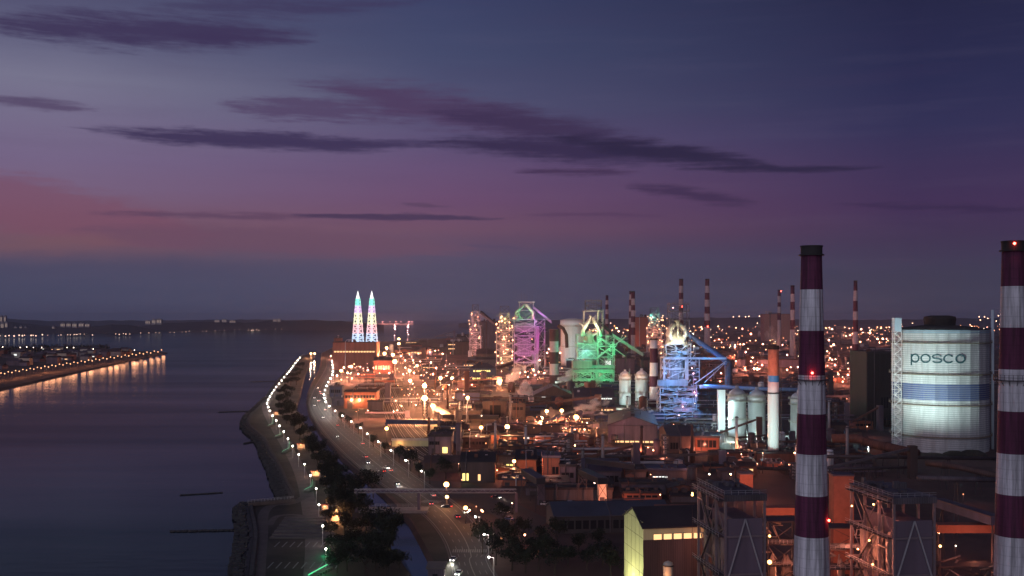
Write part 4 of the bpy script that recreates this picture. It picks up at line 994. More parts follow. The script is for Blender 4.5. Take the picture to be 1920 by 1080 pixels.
shed(1140,1232,797,830,80,'gy',6,wall=mauves,rf=roofp,rot=-6,lab='big mauve gabled rolling shed in the middle yard',name='rolling_shed',door=(.06,.16,.3),win=((.15,.95,.02,.12,8,W_),),vent=4)
shed(1252,1303,818,848,40,'gx',5,wall=browns,rf=roofp,lab='slate-roofed shop right of the rolling shed',name='slate_shop',win=((.1,.4,.2,.6,3,WD),))
shed(1303,1348,820,846,26,'flat',wall=brick,rf=roofp,rot=-10,lab='orange-lit brick shop below the white duct tower',name='brick_shop',win=((.1,.9,.3,.8,5,glassd),))
shed(1205,1245,776,792,20,'flat',wall=blues,rf=blues,lab='small blue-lit deck house under the blue-lit furnace',name='deck_house')
shed(905,950,754,783,20,'flat',wall=browns,rf=roofb,lab='brown portal building left of the pale steam',name='portal_building',door=(.3,.75,.8,glassd))
shed(952,985,758,785,20,'flat',wall=browns,rf=roofb,lab='dark narrow block between portal building and gabled hall',name='narrow_block',win=((.1,.9,.6,.8,4,WD),))
shed(1135,1190,672,700,24,'flat',wall=mauves,rf=roofd,lab='mauve block with a white-lit opening behind the green-lit furnace',name='casting_block',win=((.0,.24,.55,.85,1,WW),),rot=0)
shed(968,1006,862,888,18,'mono',3,wall=brick,rf=roofd,lab='orange-lit lean-to shop beside the double post lamp',name='lean_to_shop',door=(.6,.85,.5))
shed(1018,1050,858,902,18,'flat',wall=brick,rf=mauves,lab='orange-lit block with lavender parapet in the near yard',name='parapet_block',win=((.55,.95,.3,.6,2,WD),))
shed(1050,1080,874,905,14,'flat',wall=mauves,rf=roofd,lab='dark mauve block joined to the lavender parapet block',name='mauve_block',win=((.1,.9,.3,.6,3,WD),))
shed(1095,1165,884,912,18,'mono',4,wall=mauves,rf=roofp,lab='lavender-roofed dark frame building behind the orange slab',name='frame_building',win=((.05,.95,.3,.7,7,WD),))
shed(1165,1212,884,908,18,'flat',wall=greys,rf=roofd,lab='dark low store right of the lavender-roofed frame building',name='store')
shed(864,928,866,905,18,'gx',4,wall=browns,rf=roofd,lab='dark gabled store with one yellow doorway near the junction',name='gabled_store',win=((.05,.25,.1,.45,2,WY),(.5,.6,.1,.4,1,W_)))
shed(930,965,856,885,14,'flat',wall=greys,rf=roofd,lab='dark block with warm doorway beside the gabled store',name='dark_block',win=((.55,.95,.1,.5,2,WY),))
shed(795,860,868,886,14,'gx',3,wall=browns,rf=roofb,lab='long low shed where the rail tracks curve away',name='track_shed')
shed(1215,1290,882,905,16,'flat',wall=greys,rf=blues,lab='long dark store with stacked white-lit shelves',name='shelf_store',win=((.1,.5,.1,.25,5,WW),(.12,.5,.4,.52,5,WW)))
shed(1625,1674,662,800,40,'flat',wall=mat('dark_brown_sheet',(.02,.016,.017),.7,0,.3,.1,1),rf=roofd,lab='tall dark block directly left of the gas holder',name='dark_tower_block',win=((.55,.85,.25,.4,3,WD),))
shed(1655,1676,787,800,10,'flat',wall=brick,rf=roofd,lab='tiny orange-lit hut at the foot of the dark tall block',name='hut')
shed(1433,1482,589,640,60,'flat',wall=mat('rosy_sheet',(.3,.16,.13),.7,0,.2,.05,1),rf=roofb,lab='distant rosy brick block with one bright lit corner column',name='distant_block')
shed(1190,1215,595,650,40,'flat',wall=brick,rf=roofb,lab='distant red-lit block left of the teal-lit tower',name='distant_red_block')
shed(1500,1555,790,812,20,'flat',wall=greys,rf=roofd,lab='dark shed half hidden behind the nearest tall chimney',name='hidden_shed')
# near office with gable end turned to the road
shed(1040,1262,969,1001,24,'gx',3.6,wall=mat('office_wall',(.05,.045,.05),.7,0,.3,.2,1),rf=mat('blue_black_roof',(.05,.055,.075),.6,0,.25,.1),rot=6,lab='long dark office with pale ribbed gable end by the junction',name='gable_office',win=((.05,.95,.25,.75,14,WD),))
# pale yellow gable building
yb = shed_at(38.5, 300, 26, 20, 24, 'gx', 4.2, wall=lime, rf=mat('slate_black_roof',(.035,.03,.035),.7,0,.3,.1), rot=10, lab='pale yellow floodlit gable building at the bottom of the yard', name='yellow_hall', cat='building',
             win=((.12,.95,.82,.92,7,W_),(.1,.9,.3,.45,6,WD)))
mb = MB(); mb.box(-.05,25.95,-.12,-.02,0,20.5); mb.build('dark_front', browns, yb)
spot((22, 300, 1.5), (36.5, 310, 15), 14000, (1,.98,.55), 120, .5, .9); light((31, 304, 2.5), 2600, (1,.98,.6), .3); light((32.5, 310, 6), 1500, (1,.98,.6), .3)
mb = MB()
for zz in (5.2, 10.4, 15.6, 20.8, 25.6): mb.box(-.06,.02,.3,19.7,zz,zz+.12)
for yy in (4,8,12,16): mb.box(-.06,.02,yy,yy+.1,.2,26)
mb.build('panel_seam', mat('seam', (.3,.29,.15), .8, 0, .2), yb)
light((58, 296, 19), 800, SOD, .4)
# little silo and clutter at the foot of the yellow hall
t = thing('small_silo', 'small yellow-lit cylindrical silo right of the yellow gable building', 'silo', ((1253-960)*285/F, 285, 0)); mb = MB(); mb.lathe([(1.4,0),(1.4,17),(1.2,17.5),(.1,18)], 16); mb.build('shell', cream, t, True)
mb = MB(); mb.ring(1.4,1.7,12,12.3,16); mb.ring(1.4,1.7,16.6,16.9,16); mb.build('hoop', steel, t); light((41,281,14), 900, SODY, .3)

# ------------------------------------------------------------------ lattice steel
def lattice(mb, x0, x1, y0, y1, zs, r=.35, rb=None, brace='X', floors=True, thick=.35):
    rb = rb or r*.6; c = [(x0,y0),(x1,y0),(x1,y1),(x0,y1)]
    for x, y in c: mb.bar((x,y,zs[0]), (x,y,zs[-1]), r)
    for a, b in zip(zs, zs[1:]):
        for i in range(4):
            p, q = c[i], c[(i+1)%4]
            mb.bar((*p,b), (*q,b), r*.8)
            if brace == 'X': mb.bar((*p,a), (*q,b), rb); mb.bar((*q,a), (*p,b), rb)
            elif brace == 'V': m_ = ((p[0]+q[0])/2, (p[1]+q[1])/2); mb.bar((*p,a), (*m_,b), rb); mb.bar((*q,a), (*m_,b), rb)
            elif brace == 'Z': mb.bar((*p,a), (*q,b), rb)
        if floors: mb.box(x0-.4, x1+.4, y0-.4, y1+.4, b-thick, b)
    return mb
def deck_rails(mb, x0, x1, y0, y1, z, r=.08):
    n = max(2, int((x1-x0)/3)); mb.rail([(x0+(x1-x0)*i/n, y0, z) for i in range(n+1)], 1.3, r); mb.rail([(x0, y0+(y1-y0)*i/3, z) for i in range(4)], 1.3, r); mb.rail([(x1, y0+(y1-y0)*i/3, z) for i in range(4)], 1.3, r)
def bulb(mb, p, r): mb.sphere(p, r, 6, 4)
frame_w = mat('furnace_steel', (.46,.46,.46), .55, .1, .2, .3)
frame_d = mat('furnace_dark_steel', (.12,.11,.12), .6, .1, .25, .3)
panel_w = mat('furnace_panel', (.24,.24,.24), .6, 0, .3, .3, 1, bands=1)
shell_w = mat('furnace_shell', (.60,.58,.50), .55, .1, .2, .15, 1)

# --- green-lit furnace
pc, yg = 1105, 1290; s = yg/F; z = lambda py: H-(py-HY)*s; x = lambda px: (px-pc)*s
t = thing('blast_furnace', 'green floodlit blast furnace with pale yellow inverted V top', 'furnace', ((pc-960)*s, yg, 0)); green_f = t
FOOT.append((t.location.x-40, t.location.x+60, yg-20, yg+50))
mb = MB(); lattice(mb, x(1082), x(1121), 0, 26, [0, z(712), z(690), z(672)], .7, .4, 'X'); lattice(mb, x(1082), x(1121), 0, 26, [z(672), z(657), z(645), z(628)], .6, .4, 'V'); deck_rails(mb, x(1081), x(1122), -1, 27, z(628)); mb.build('tower_frame', frame_w, t)
mb = MB(); lattice(mb, x(1122), x(1152), 1, 24, [0, z(712), z(692), z(670), z(650), z(630)], .55, .35, 'X', True, .3)
mb.bar((x(1122),-1,z(668)), (x(1175),-1,z(630)), .9); mb.bar((x(1150),-1,z(655)), (x(1168),-1,z(628)), .5); mb.bar((x(1122),-1,z(632)),(x(1172),-1,z(668)),.6); mb.build('side_frame', frame_w, t)
mb = MB(); mb.box(x(1084), x(1119), 1.5, 24, z(672), z(655)); mb.box(x(1084), x(1119), 2.5, 24, z(654), z(644)); mb.build('bell_house', panel_w, t)
mb = MB(); mb.box(x(1072), x(1109), -14, 0, z(690), z(675)); mb.box(x(1072), x(1150), -12, -1, z(697), z(691.5)); mb.box(x(1109),x(1152),-10,-2,z(690),z(684)); mb.build('cast_house', panel_w, t)
mb = MB(); lattice(mb, x(1074), x(1108), -13, 0, [0, z(712), z(698)], .55, .35, 'X', False); lattice(mb, x(1112), x(1150), -11, 0, [0, z(712), z(698)], .55, .35, 'X', False)
for k in range(9): mb.bar((x(1120), -12, z(709)), (x(1120)+9*math.cos(k*.7), -12, z(709)+9*math.sin(k*.7)), .3)
mb.build('cast_house_frame', frame_w, t)
mb = MB(); mb.lathe([(6,z(690)),(8.5,z(676)),(9,z(660)),(7,z(640)),(5,z(628)),(4,z(620))], 20, x(1106), 13); mb.build('furnace_shell', shell_w, t, True)
mb = MB()
for sx in (-1, 1):
    for yy in (6, 20): mb.tube([(x(1106)+sx*4,yy,z(630)), (x(1109)+sx*10,yy,z(622)), (x(1109)+sx*9.5,yy,z(614)), (x(1109)+sx*1.2,13,z(597))], [1.5,1.6,1.6,1.6], 10)
mb.tube([(x(1109),13,z(600)),(x(1109),13,z(592))], 2.0, 10)
for px in (1092, 1126): mb.tube([(x(px),-.5,z(631)),(x(px),-.5,z(622)),(x(1110)+(1.2 if px > 1110 else -1.2),1,z(595))], [2.1,2.2,2.0], 10)
mb.tube([(x(1088),0,z(606)),(x(1096),0,z(612)),(x(1094),0,z(629))], 1.3, 8); mb.tube([(x(1131),0,z(614)),(x(1126),0,z(626))], 1.3, 8); mb.build('uptake', shell_w, t, True)
mb = MB(); lattice(mb, x(1096), x(1131), 4, 22, [z(628), z(606), z(583)], .5, .3, 'Z', False); mb.box(x(1094), x(1132), 2, 24, z(583)-.6, z(583)); deck_rails(mb, x(1094), x(1132), 2, 24, z(583)); mb.tube([(x(1121),3,z(628)),(x(1121),3,z(600)),(x(1123),3,z(582))], 1.2, 8); mb.build('top_frame', shell_w, t)
mb = MB(); lattice(mb, x(1099), x(1129), 5, 21, [z(583), z(573), z(563)], .4, .25, 'X', False)
for k in range(7): mb.bar((x(1099)+k*3.3,5,z(583)), (x(1099)+k*3.3,5,z(563)+(k%3)*1.5), .25)
mb.build('hoist_cage', frame_d, t)
mb = MB(); mb.tube([(x(1112),13,z(598)),(x(1128),15,z(606)),(x(1146),18,z(622)),(x(1152),18,z(640))], 2.0, 10); mb.build('downcomer', frame_d, t, True)
for p_, pw, c in (((x(1100),-30,z(706)),17563,GRN),((x(1135),-26,z(704)),16212,GRN),((x(1100),-16,z(664)),9457,GRN),((x(1122),-14,z(640)),11483,GRN),((x(1146),-14,z(655)),10808,GRN),((x(1086),-14,z(640)),6079,GRN),
                  ((x(1098),-9,z(662)),5404,(.4,.8,1)),((x(1112),-7,z(612)),11000,(1,.95,.62)),((x(1094),-6,z(612)),2360,(1,.95,.62)),((x(1110),0,z(590)),3377,(1,.7,.5)),((x(1104),12,z(700)),6079,GRN)):
    light(p_, pw, c, .8, t)
gallery(P(1140,626,1320), P(1205,668,1330), 5, 4, 'green-lit inclined conveyor descending from the green-lit furnace', frame_w, True, frame_d)
p = P(1165,648,1300); light(p, 16000, GRN, .6)

# --- blue-lit furnace
pc, yb_ = 1272, 860; s = yb_/F; z = lambda py: H-(py-HY)*s; x = lambda px: (px-pc)*s
t = thing('blast_furnace', 'blue floodlit blast furnace with bright cream bell-shaped top', 'furnace', ((pc-960)*s, yb_, 0)); blue_f = t
FOOT.append((t.location.x-25, t.location.x+50, yb_-20, yb_+40))
mb = MB(); lattice(mb, x(1238), x(1306), 0, 20, [0, z(768), z(754), z(740), z(728)], .45, .26, 'X'); deck_rails(mb, x(1237), x(1308), -.5, 20.5, z(728)); lattice(mb, x(1245), x(1290), 1, 19, [z(712), z(692), z(671)], .8, .3, 'Z', False); mb.build('tower_frame', frame_w, t)
mb = MB(); mb.box(x(1232), x(1288), -4, -1, z(723), z(712)); mb.box(x(1262), x(1306), -2, 0, z(756), z(746)); mb.box(x(1262),x(1302),-1.5,0,z(772),z(764)); mb.build('deck_panel', panel_w, t)
mb = MB(); mb.box(x(1243), x(1362), -1, .4, z(674), z(670)); mb.box(x(1243),x(1247),-1.1,.5,z(712),z(674)); mb.box(x(1284),x(1290),-1.1,.5,z(712),z(674))
mb.bar((x(1302),-2,z(719)), (x(1362),1,z(677)), .5); mb.bar((x(1320),-2,z(717)), (x(1360),1,z(681)), .35); mb.bar((x(1311),0,z(712)),(x(1311),0,z(674)),.4); mb.build('portal_beam', frame_w, t)
mb = MB()
r2 = random.Random(3)
for k in range(16):
    xa = x(r2.uniform(1250,1280)); za = r2.uniform(z(710), z(684)); mb.box(xa, xa+r2.uniform(1,3.5), r2.uniform(1,4), 6, za, za+r2.uniform(.8,2.8))
for k in range(9): xa = x(r2.uniform(1246,1282)); mb.tube([(xa,2,z(712)),(xa+r2.uniform(-2,2),2,z(700)),(xa+r2.uniform(-4,4),2,z(684))], .3, 6)
mb.build('charging_plant', panel_w, t)
mb = MB(); mb.lathe([(5.5,z(728)),(7.5,z(712)),(8.4,z(695)),(8,z(672)),(6.5,z(660))], 22, x(1270), 9); mb.build('furnace_body', panel_w, t, True)
mb = MB(); lattice(mb, x(1250), x(1296), 1, 18, [z(671), z(664), z(646)], .35, .25, 'X'); deck_rails(mb, x(1249), x(1297), 0, 19, z(646)); mb.build('gallery_deck', frame_w, t)
mb = MB(); mb.lathe([(9.6,z(646)),(9.2,z(642)),(7.6,z(632)),(4.6,z(627)),(3.4,z(622))], 22, x(1271), 9)
for sx in (-1, 1):
    for yy in (3.5, 14.5): mb.tube([(x(1271)+sx*4.2,yy,z(640)), (x(1272)+sx*6.8,yy,z(628)), (x(1272)+sx*6.0,yy,z(617)), (x(1273)+sx*1.4,9,z(606))], [1.7,1.9,1.8,1.7], 10)
mb.tube([(x(1273),9,z(612)),(x(1273),9,z(601))], 2.3, 12); mb.tube([(x(1272),2,z(634)),(x(1272),2,z(612))], .8, 8); mb.build('furnace_top', shell_w, t, True)
mb = MB(); lattice(mb, x(1257), x(1293), 2, 16, [z(646), z(620), z(600), z(584), z(570)], .28, .16, 'Z', False); mb.box(x(1255),x(1295),1,17,z(600)-.3,z(600)); mb.box(x(1256),x(1294),1,17,z(584)-.3,z(584)); deck_rails(mb, x(1256), x(1294), 1, 17, z(584)); deck_rails(mb, x(1257),x(1293),2,16,z(570),.06)
for k in range(10): mb.bar((x(1262+k*3),4,z(600)),(x(1264+k*2.6),5,z(567)+(k%4)*1.2),.14)
mb.build('hoist_cage', frame_d, t)
mb = MB(); mb.tube([(x(1274),9,z(606)),(x(1290),9,z(622)),(x(1300),9,z(632)),(x(1355),9,z(670)),(x(1366),9,z(678)),(x(1370),9,z(692))], [1.6,1.9,2.2,2.4,2.6,2.8], 14); mb.build('downcomer', mat('dark_blue_pipe', (.12,.15,.24), .5, .2, .2), t, True)
mb = MB(); pr = []
for i in range(12): zz = z(722)+(z(684)-z(722))*i/12; pr += [(3.3,zz),(3.3,zz+1),(3.05,zz+1.05),(3.05,zz+1.4)]
mb.lathe([(1,z(735)),(3.2,z(724))]+pr+[(3.2,z(682)),(1.8,z(676))], 16, x(1370), 9)
for sx in (-2.4,2.4): mb.bar((x(1370)+sx,9,0),(x(1370)+sx,9,z(724)),.35)
mb.build('dust_catcher', frame_d, t)
mb = MB(); mb.lathe([(4.5,0),(4.5,z(775)),(3.5,z(771)),(.2,z(768))], 18, x(1308), -4); mb.build('slag_drum', greys, t, True)
for p_, pw, c in (((x(1262),-22,z(748)),11000,BLU),((x(1296),-18,z(752)),9500,BLU),((x(1250),-16,z(730)),7000,BLU),((x(1268),-13,z(696)),5580,(.5,.62,1)),((x(1256),-10,z(704)),6648,(.12,.34,1)),((x(1270),-13,z(662)),9500,BLU),((x(1258),-6,z(640)),6500,(1,.92,.55)),((x(1284),-6,z(634)),5200,(1,.92,.55)),((x(1264),-6,z(612)),2200,(1,.92,.55)),((x(1335),-14,z(668)),9500,BLU),((x(1318),-10,z(716)),6648,(.12,.34,1)),((x(1300),-8,z(712)),1045,REDL),((x(1300),-8,z(735)),1045,REDL),((x(1280),-8,z(762)),1045,REDL),((x(1285),-14,z(780)),2557,(.3,.4,1)),((x(1268),8,z(590)),580,(1,.9,.8))):
    light(p_, pw, c, .5, t)
for q in ((1261,577),(1296,690),(1299,700),(1301,735),(1304,741),(1279,762),(1272,778),(1284,776)): lmp = MB(); bulb(lmp, (x(q[0]),-3,z(q[1])), .45); lmp.build('deck_lamp', glow('rose_lamp', (1,.4,.4), 10), t)

# --- magenta-lit furnace
pc, ym = 985, 1640; s = ym/F; z = lambda py: H-(py-HY)*s; x = lambda px: (px-pc)*s
t = thing('blast_furnace', 'magenta floodlit blast furnace with green-lit head frame', 'furnace', ((pc-960)*s, ym, 0)); mag_f = t
FOOT.append((t.location.x-30, t.location.x+30, ym-20, ym+40))
mb = MB(); lattice(mb, x(964), x(1003), 0, 26, [0, z(680), z(662), z(646), z(630), z(612), z(599)], .8, .5, 'X'); mb.build('tower_frame', frame_w, t)
mb = MB(); mb.box(x(966),x(1001),3,24,z(622),z(606)); mb.box(x(970),x(996),4,24,z(668),z(634)); mb.build('bell_house', panel_w, t)
mb = MB(); lattice(mb, x(974), x(1000), 4, 22, [z(599), z(582), z(566)], .7, .4, 'Z', False); mb.box(x(972), x(1003), 2, 24, z(566)-.9, z(566)+.5); mb.build('head_frame', frame_w, t)
mb = MB()
for sx in (-1,1): mb.tube([(x(985)+sx*3,8,z(599)), (x(985)+sx*11,8,z(590)), (x(985)+sx*10,8,z(583)), (x(985)+sx*1,10,z(572))], 1.9, 8)
mb.tube([(x(966),6,z(598)),(x(968),6,z(584)),(x(976),6,z(576))], 1.5, 8); mb.tube([(x(985),8,z(578)),(x(985),8,z(569))], 2.2, 8)
for sx in (-1,1): mb.tube([(x(984)+sx*13,-.5,z(598)),(x(984)+sx*14,-.5,z(586)),(x(985)+sx*1.2,-.5,z(571))], 2.4, 8); mb.build('uptake', shell_w, t, True)
mb = MB()
for px in (978,984,988,998): mb.bar((x(px),8,z(566)),(x(px),8,z(551+(px%3))),.25)
mb.build('mast', frame_d, t)
mb = MB(); mb.box(x(1004),x(1010),-8,-3,0,z(612)); mb.build('lit_column', panel_w, t)
mb = MB(); lattice(mb, x(1003), x(1022), 2, 22, [0,z(668),z(640),z(612),z(598)], .6, .4, 'X'); mb.build('side_frame', frame_w, t)
for p_, pw, c in (((x(972),-22,z(668)),14993,PUR),((x(995),-22,z(655)),14993,PUR),((x(985),-14,z(625)),9702,PUR),((x(1012),-16,z(630)),9702,PUR),((x(985),-12,z(588)),8820,GRN),((x(970),-12,z(590)),5292,GRN),((x(988),-12,z(566)),2205,(1,.8,.9)),((x(1007),-18,z(680)),6615,(1,.7,.5)),((x(968),-14,z(682)),7056,SODY),((x(985),14,z(650)),5292,PUR)):
    light(p_, pw, c, .8, t)
gallery(P(1001,580,1650), P(1034,607,1650), 6, 4.5, 'violet-lit inclined conveyor from the magenta-lit furnace head', frame_w, False, frame_w)
p = P(1012,600,1625); light(p, 20000, (.6,.2,.95), .6)

# --- far furnaces (orange, rosy, teal)
def clutter(mb, x0, x1, y, z0, z1, n, seed, r=.25):
    r2 = random.Random(seed)
    for k in range(n):
        a, b = r2.uniform(x0,x1), r2.uniform(z0,z1); q = r2.random(); yy = y-r2.uniform(0,2.5); l = r2.uniform(3,10); rr = r*r2.uniform(.6,1.7)
        if q < .42: mb.bar((a,yy,b),(min(a+l,x1+1),yy,b),rr)
        elif q < .72: mb.bar((a,yy,b),(a,yy,min(b+l,z1)),rr)
        elif q < .88: mb.bar((a,yy,b),(a+r2.choice((-1,1))*l*.6,yy,min(b+l*.8,z1)),rr*.8)
        else: mb.box(a,a+l*.4,yy-.5,yy+.8,b,b+l*.22)
    return mb
for f_, X0, X1, Z0, Z1, n_, sd, mt_ in ((green_f,-16,32,2,66,150,1,frame_w),(blue_f,-15,16,4,64,150,2,frame_w),(mag_f,-18,30,5,84,130,3,frame_w)):
    clutter(MB(), X0, X1, -1.2, Z0, Z1, n_, sd).build('pipework', mt_, f_)
def far_furnace(pc, yy, pyt, pyb, wpx, lab, lamps, gal=None, seed=1, extra=True):
    s = yy/F; z = lambda py: H-(py-HY)*s; t = thing('blast_furnace', lab, 'furnace', ((pc-960)*s, yy, 0)); r2 = random.Random(seed); w_ = wpx*s/2; hz = z(pyt)
    FOOT.append((t.location.x-w_*2, t.location.x+w_*2, yy-20, yy+40))
    mb = MB(); n = 6; lattice(mb, -w_, w_, 0, w_*1.6, [hz*.62*i/n for i in range(n+1)], .9, .5, 'X'); lattice(mb, -w_*.6, w_*.6, 2, w_*1.3, [hz*.62, hz*.75, hz*.88], .7, .5, 'X'); mb.build('tower_frame', frame_w, t)
    mb = MB(); mb.lathe([(w_*.55,0),(w_*.8,hz*.3),(w_*.7,hz*.5),(w_*.3,hz*.7),(w_*.25,hz*.8)], 14, 0, w_*.8); mb.build('furnace_shell', panel_w, t, True)
    mb = MB(); clutter(mb, -w_*1.3, w_*1.3, -1, 3, hz*.85, 70, seed, .4); mb.build('pipework', frame_w, t)
    mb = MB(); lattice(mb, -w_*.55, w_*.55, 2, w_*1.3, [hz*.88, hz], .5, .3, 'X', False); mb.build('head_frame', frame_d, t)
    mb = MB(); mb.tube([(w_*.2,w_*.8,hz*.85),(w_*.9,w_*.8,hz*.7),(w_*1.6,w_*.8,hz*.45),(w_*1.7,w_*.8,hz*.2)], 1.8, 8); mb.build('downcomer', frame_d, t, True)
    for k in range(lamps[0]): mb = MB(); bulb(mb, (r2.uniform(-w_*1.2,w_*1.2), -2.5, r2.uniform(.08,.85)*hz), r2.uniform(.7,1.3)); mb.build('deck_lamp', lamps[1], t)
    for fz, pw, c in lamps[2]: light((r2.uniform(-.6,.6)*w_, -14, hz*fz), pw, c, .8, t)
    return t
far_furnace(946,1750,574,672,30,'orange-lit blast furnace crusted with lamps left of the magenta-lit one',(48,G_or,((.15,22000,SODY),(.35,15000,SOD),(.6,10000,SOD),(.8,9000,(.8,.8,.2)))),seed=2)
far_furnace(891,2050,571,640,20,'rosy far blast furnace with dark head frame near the sea',(14,G_or,((.25,15000,(1,.3,.25)),(.5,11000,(1,.25,.35)),(.75,9000,(1,.3,.25)))),seed=3)
far_furnace(1228,2250,577,650,26,'small distant blast furnace with teal-lit head',(30,G_or,((.3,26000,SOD),(.55,20000,SOD),(.85,26000,(.1,.9,.7)))),seed=5)
gallery(P(902,588,2060), P(930,612,2040), 7, 5, 'dark inclined conveyor from the rosy far furnace', frame_d, False, frame_d)

# ------------------------------------------------------------------ stoves, silos, tanks
def silo(px, y, wpx, pyt, pyb, lab, mt=white, dome=True, grp=None, ring=(), zb=None):
    s = y/F; r = wpx*s/2; z = lambda py: H-(py-HY)*s; zt = z(pyt); t = thing('silo' if dome else 'storage_tank', lab, 'silo' if dome else 'tank', ((px-960)*(y+r)/F, y+r, 0), 0, grp); z0 = zb if zb is not None else max(0, z(pyb))
    FOOT.append((t.location.x-r-3, t.location.x+r+3, y-3, y+2*r+3))
    mb = MB(); mb.lathe([(r*.96,z0),(r,z0+(zt-z0)*.1),(r,zt-r*.5),(r*1.05,zt-r*.5),(r*1.05,zt)], 24); mb.build('shell', mt, t, True)
    mb = MB()
    if dome: mb.lathe([(r*.98,zt),(r*.78,zt+r*.42),(r*.42,zt+r*.68),(r*.2,zt+r*.75),(r*.2,zt+r*1.05),(.05,zt+r*1.06)], 20)
    else: mb.lathe([(r*1.02,zt),(r*.5,zt+r*.12),(.1,zt+r*.16)], 24)
    mb.build('dome' if dome else 'roof', mt, t, dome)
    for f in (.42, .86, 1.0): mb = MB(); zz = z0+(zt-z0)*f; mb.ring(r*1.05, r*1.05+.9, zz-.3, zz, 24); mb.rail([((r*1.05+.8)*math.cos(2*math.pi*i/20), (r*1.05+.8)*math.sin(2*math.pi*i/20), zz) for i in range(20)], 1.1, .06+.00004*y, True); mb.build('walkway', mat('silo_rail', (.45,.43,.35), .6, 0, .1), t)
    if z0 > 1:
        for k in range(6): mb = MB(); a = k*math.pi/3; mb.bar((r*.85*math.cos(a),r*.85*math.sin(a),0),(r*.85*math.cos(a),r*.85*math.sin(a),z0+.2),.35); mb.build('leg', steel, t)
    return t
SG = 'pale silos behind the slim white stack'
silv = mat('silver_shell', (.55,.56,.57), .45, .25, .12, .15, 1)
silo(1382,745,34,742,822,'silver domed silo next to the white duct tower',silv,grp=SG)
silo(1419,740,33,744,826,'silver domed silo between its twin and slim stack',silv,grp=SG)
silo(1497,730,30,748,832,'silver domed silo half behind the nearest chimney',silv,grp=SG)
silo(1172,1010,22,705,760,'white hot stove left in the floodlit pair',white,grp='hot stoves beside the banded stack')
silo(1203,1010,24,704,760,'white hot stove right in the floodlit pair',white,grp='hot stoves beside the banded stack')
silo(1073,1900,44,600,640,'big white storage tank between dark stack and green-lit furnace',white,False,zb=0)
for q, pw in (((1380,810,720),42000),((1412,812,715),42000),((1490,815,705),26000),((1172,745,985),36000),((1200,745,985),36000),((1073,628,1850),120000)):
    p = P(*q); light((p.x-5, p.y-7, max(4, p.z*.55)), pw*.5, CYA, .6)
p = P(1186,710,1000); light((p.x,p.y-3,p.z+3), 6000, SODY, .4)
big_pipe([P(1046,610,1330),P(1056,616,1330),P(1062,628,1330),P(1063,652,1330)], 2.2, 'curved brown pipe elbow right of the dark-topped stack', browns, False)

# ------------------------------------------------------------------ twin lit towers on the great hall
def lit_tower(px, lab):
    yy = 1755; s = yy/F; z = lambda py: H-(py-HY)*s
    t = thing('lit_tower', lab, 'tower', ((px-960)*s, yy, z(641)-.0), 0, 'twin lattice towers lit in coloured bands'); t.location.z = 46.5-.0
    z0 = z(641); zb = 46.5
    rad = lambda zz: 9.2-(9.2-3.6)*(zz-z0)/(z(562)-z0)
    segs = [(641,625,(.55,.75,1),'blue_white'),(625,608,(1,.55,.62),'rose'),(608,587,(1,1,.62),'pale_yellow'),(587,573,(.85,.6,1),'lilac'),(573,560,(.2,.95,.75),'teal')]
    fr = MB(); mb = MB()
    for p0, p1, c, nm in segs:
        a, b = z(p0)-zb, z(p1)-zb; m = (a+b)/2; led = MB(); ra, rm, rbb = rad(a+zb), rad(m+zb), rad(b+zb)
        cor = lambda r: [(-r,-r),(r,-r),(r,r),(-r,r)]
        for lo, hi, r0, r1 in ((a,m,ra,rm),(m,b,rm,rbb)):
            c0, c1 = cor(r0), cor(r1)
            for i in range(4):
                j = (i+1) % 4; fr.bar((*c0[i],lo),(*c1[i],hi),.45); fr.bar((*c1[i],hi),(*c1[j],hi),.3)
                led.bar((*c0[i],lo),(*c1[j],hi),.62); led.bar((*c0[j],lo),(*c1[i],hi),.62)
        led.bar((0,0,a),(0,0,b),2.3,8); led.build('light_string', glow('string_'+nm, c, 1.25), t)
    fr.build('leg_frame', frame_w, t)
    mb.bar((0,0,z(560)-zb),(0,0,z(545)-zb),3.4,8,.25); mb.build('spire', glow('string_white', (1,1,.96), 1.5), t)
    mb = MB(); r0 = rad(z0)+1.5; mb.box(-r0,r0,-r0,r0,0,1.2); mb.build('base_slab', concrete, t)
lit_tower(671,'lattice tower lit in coloured bands, the seaward one of the pair')
lit_tower(697,'lattice tower lit in coloured bands, the one nearer the works')
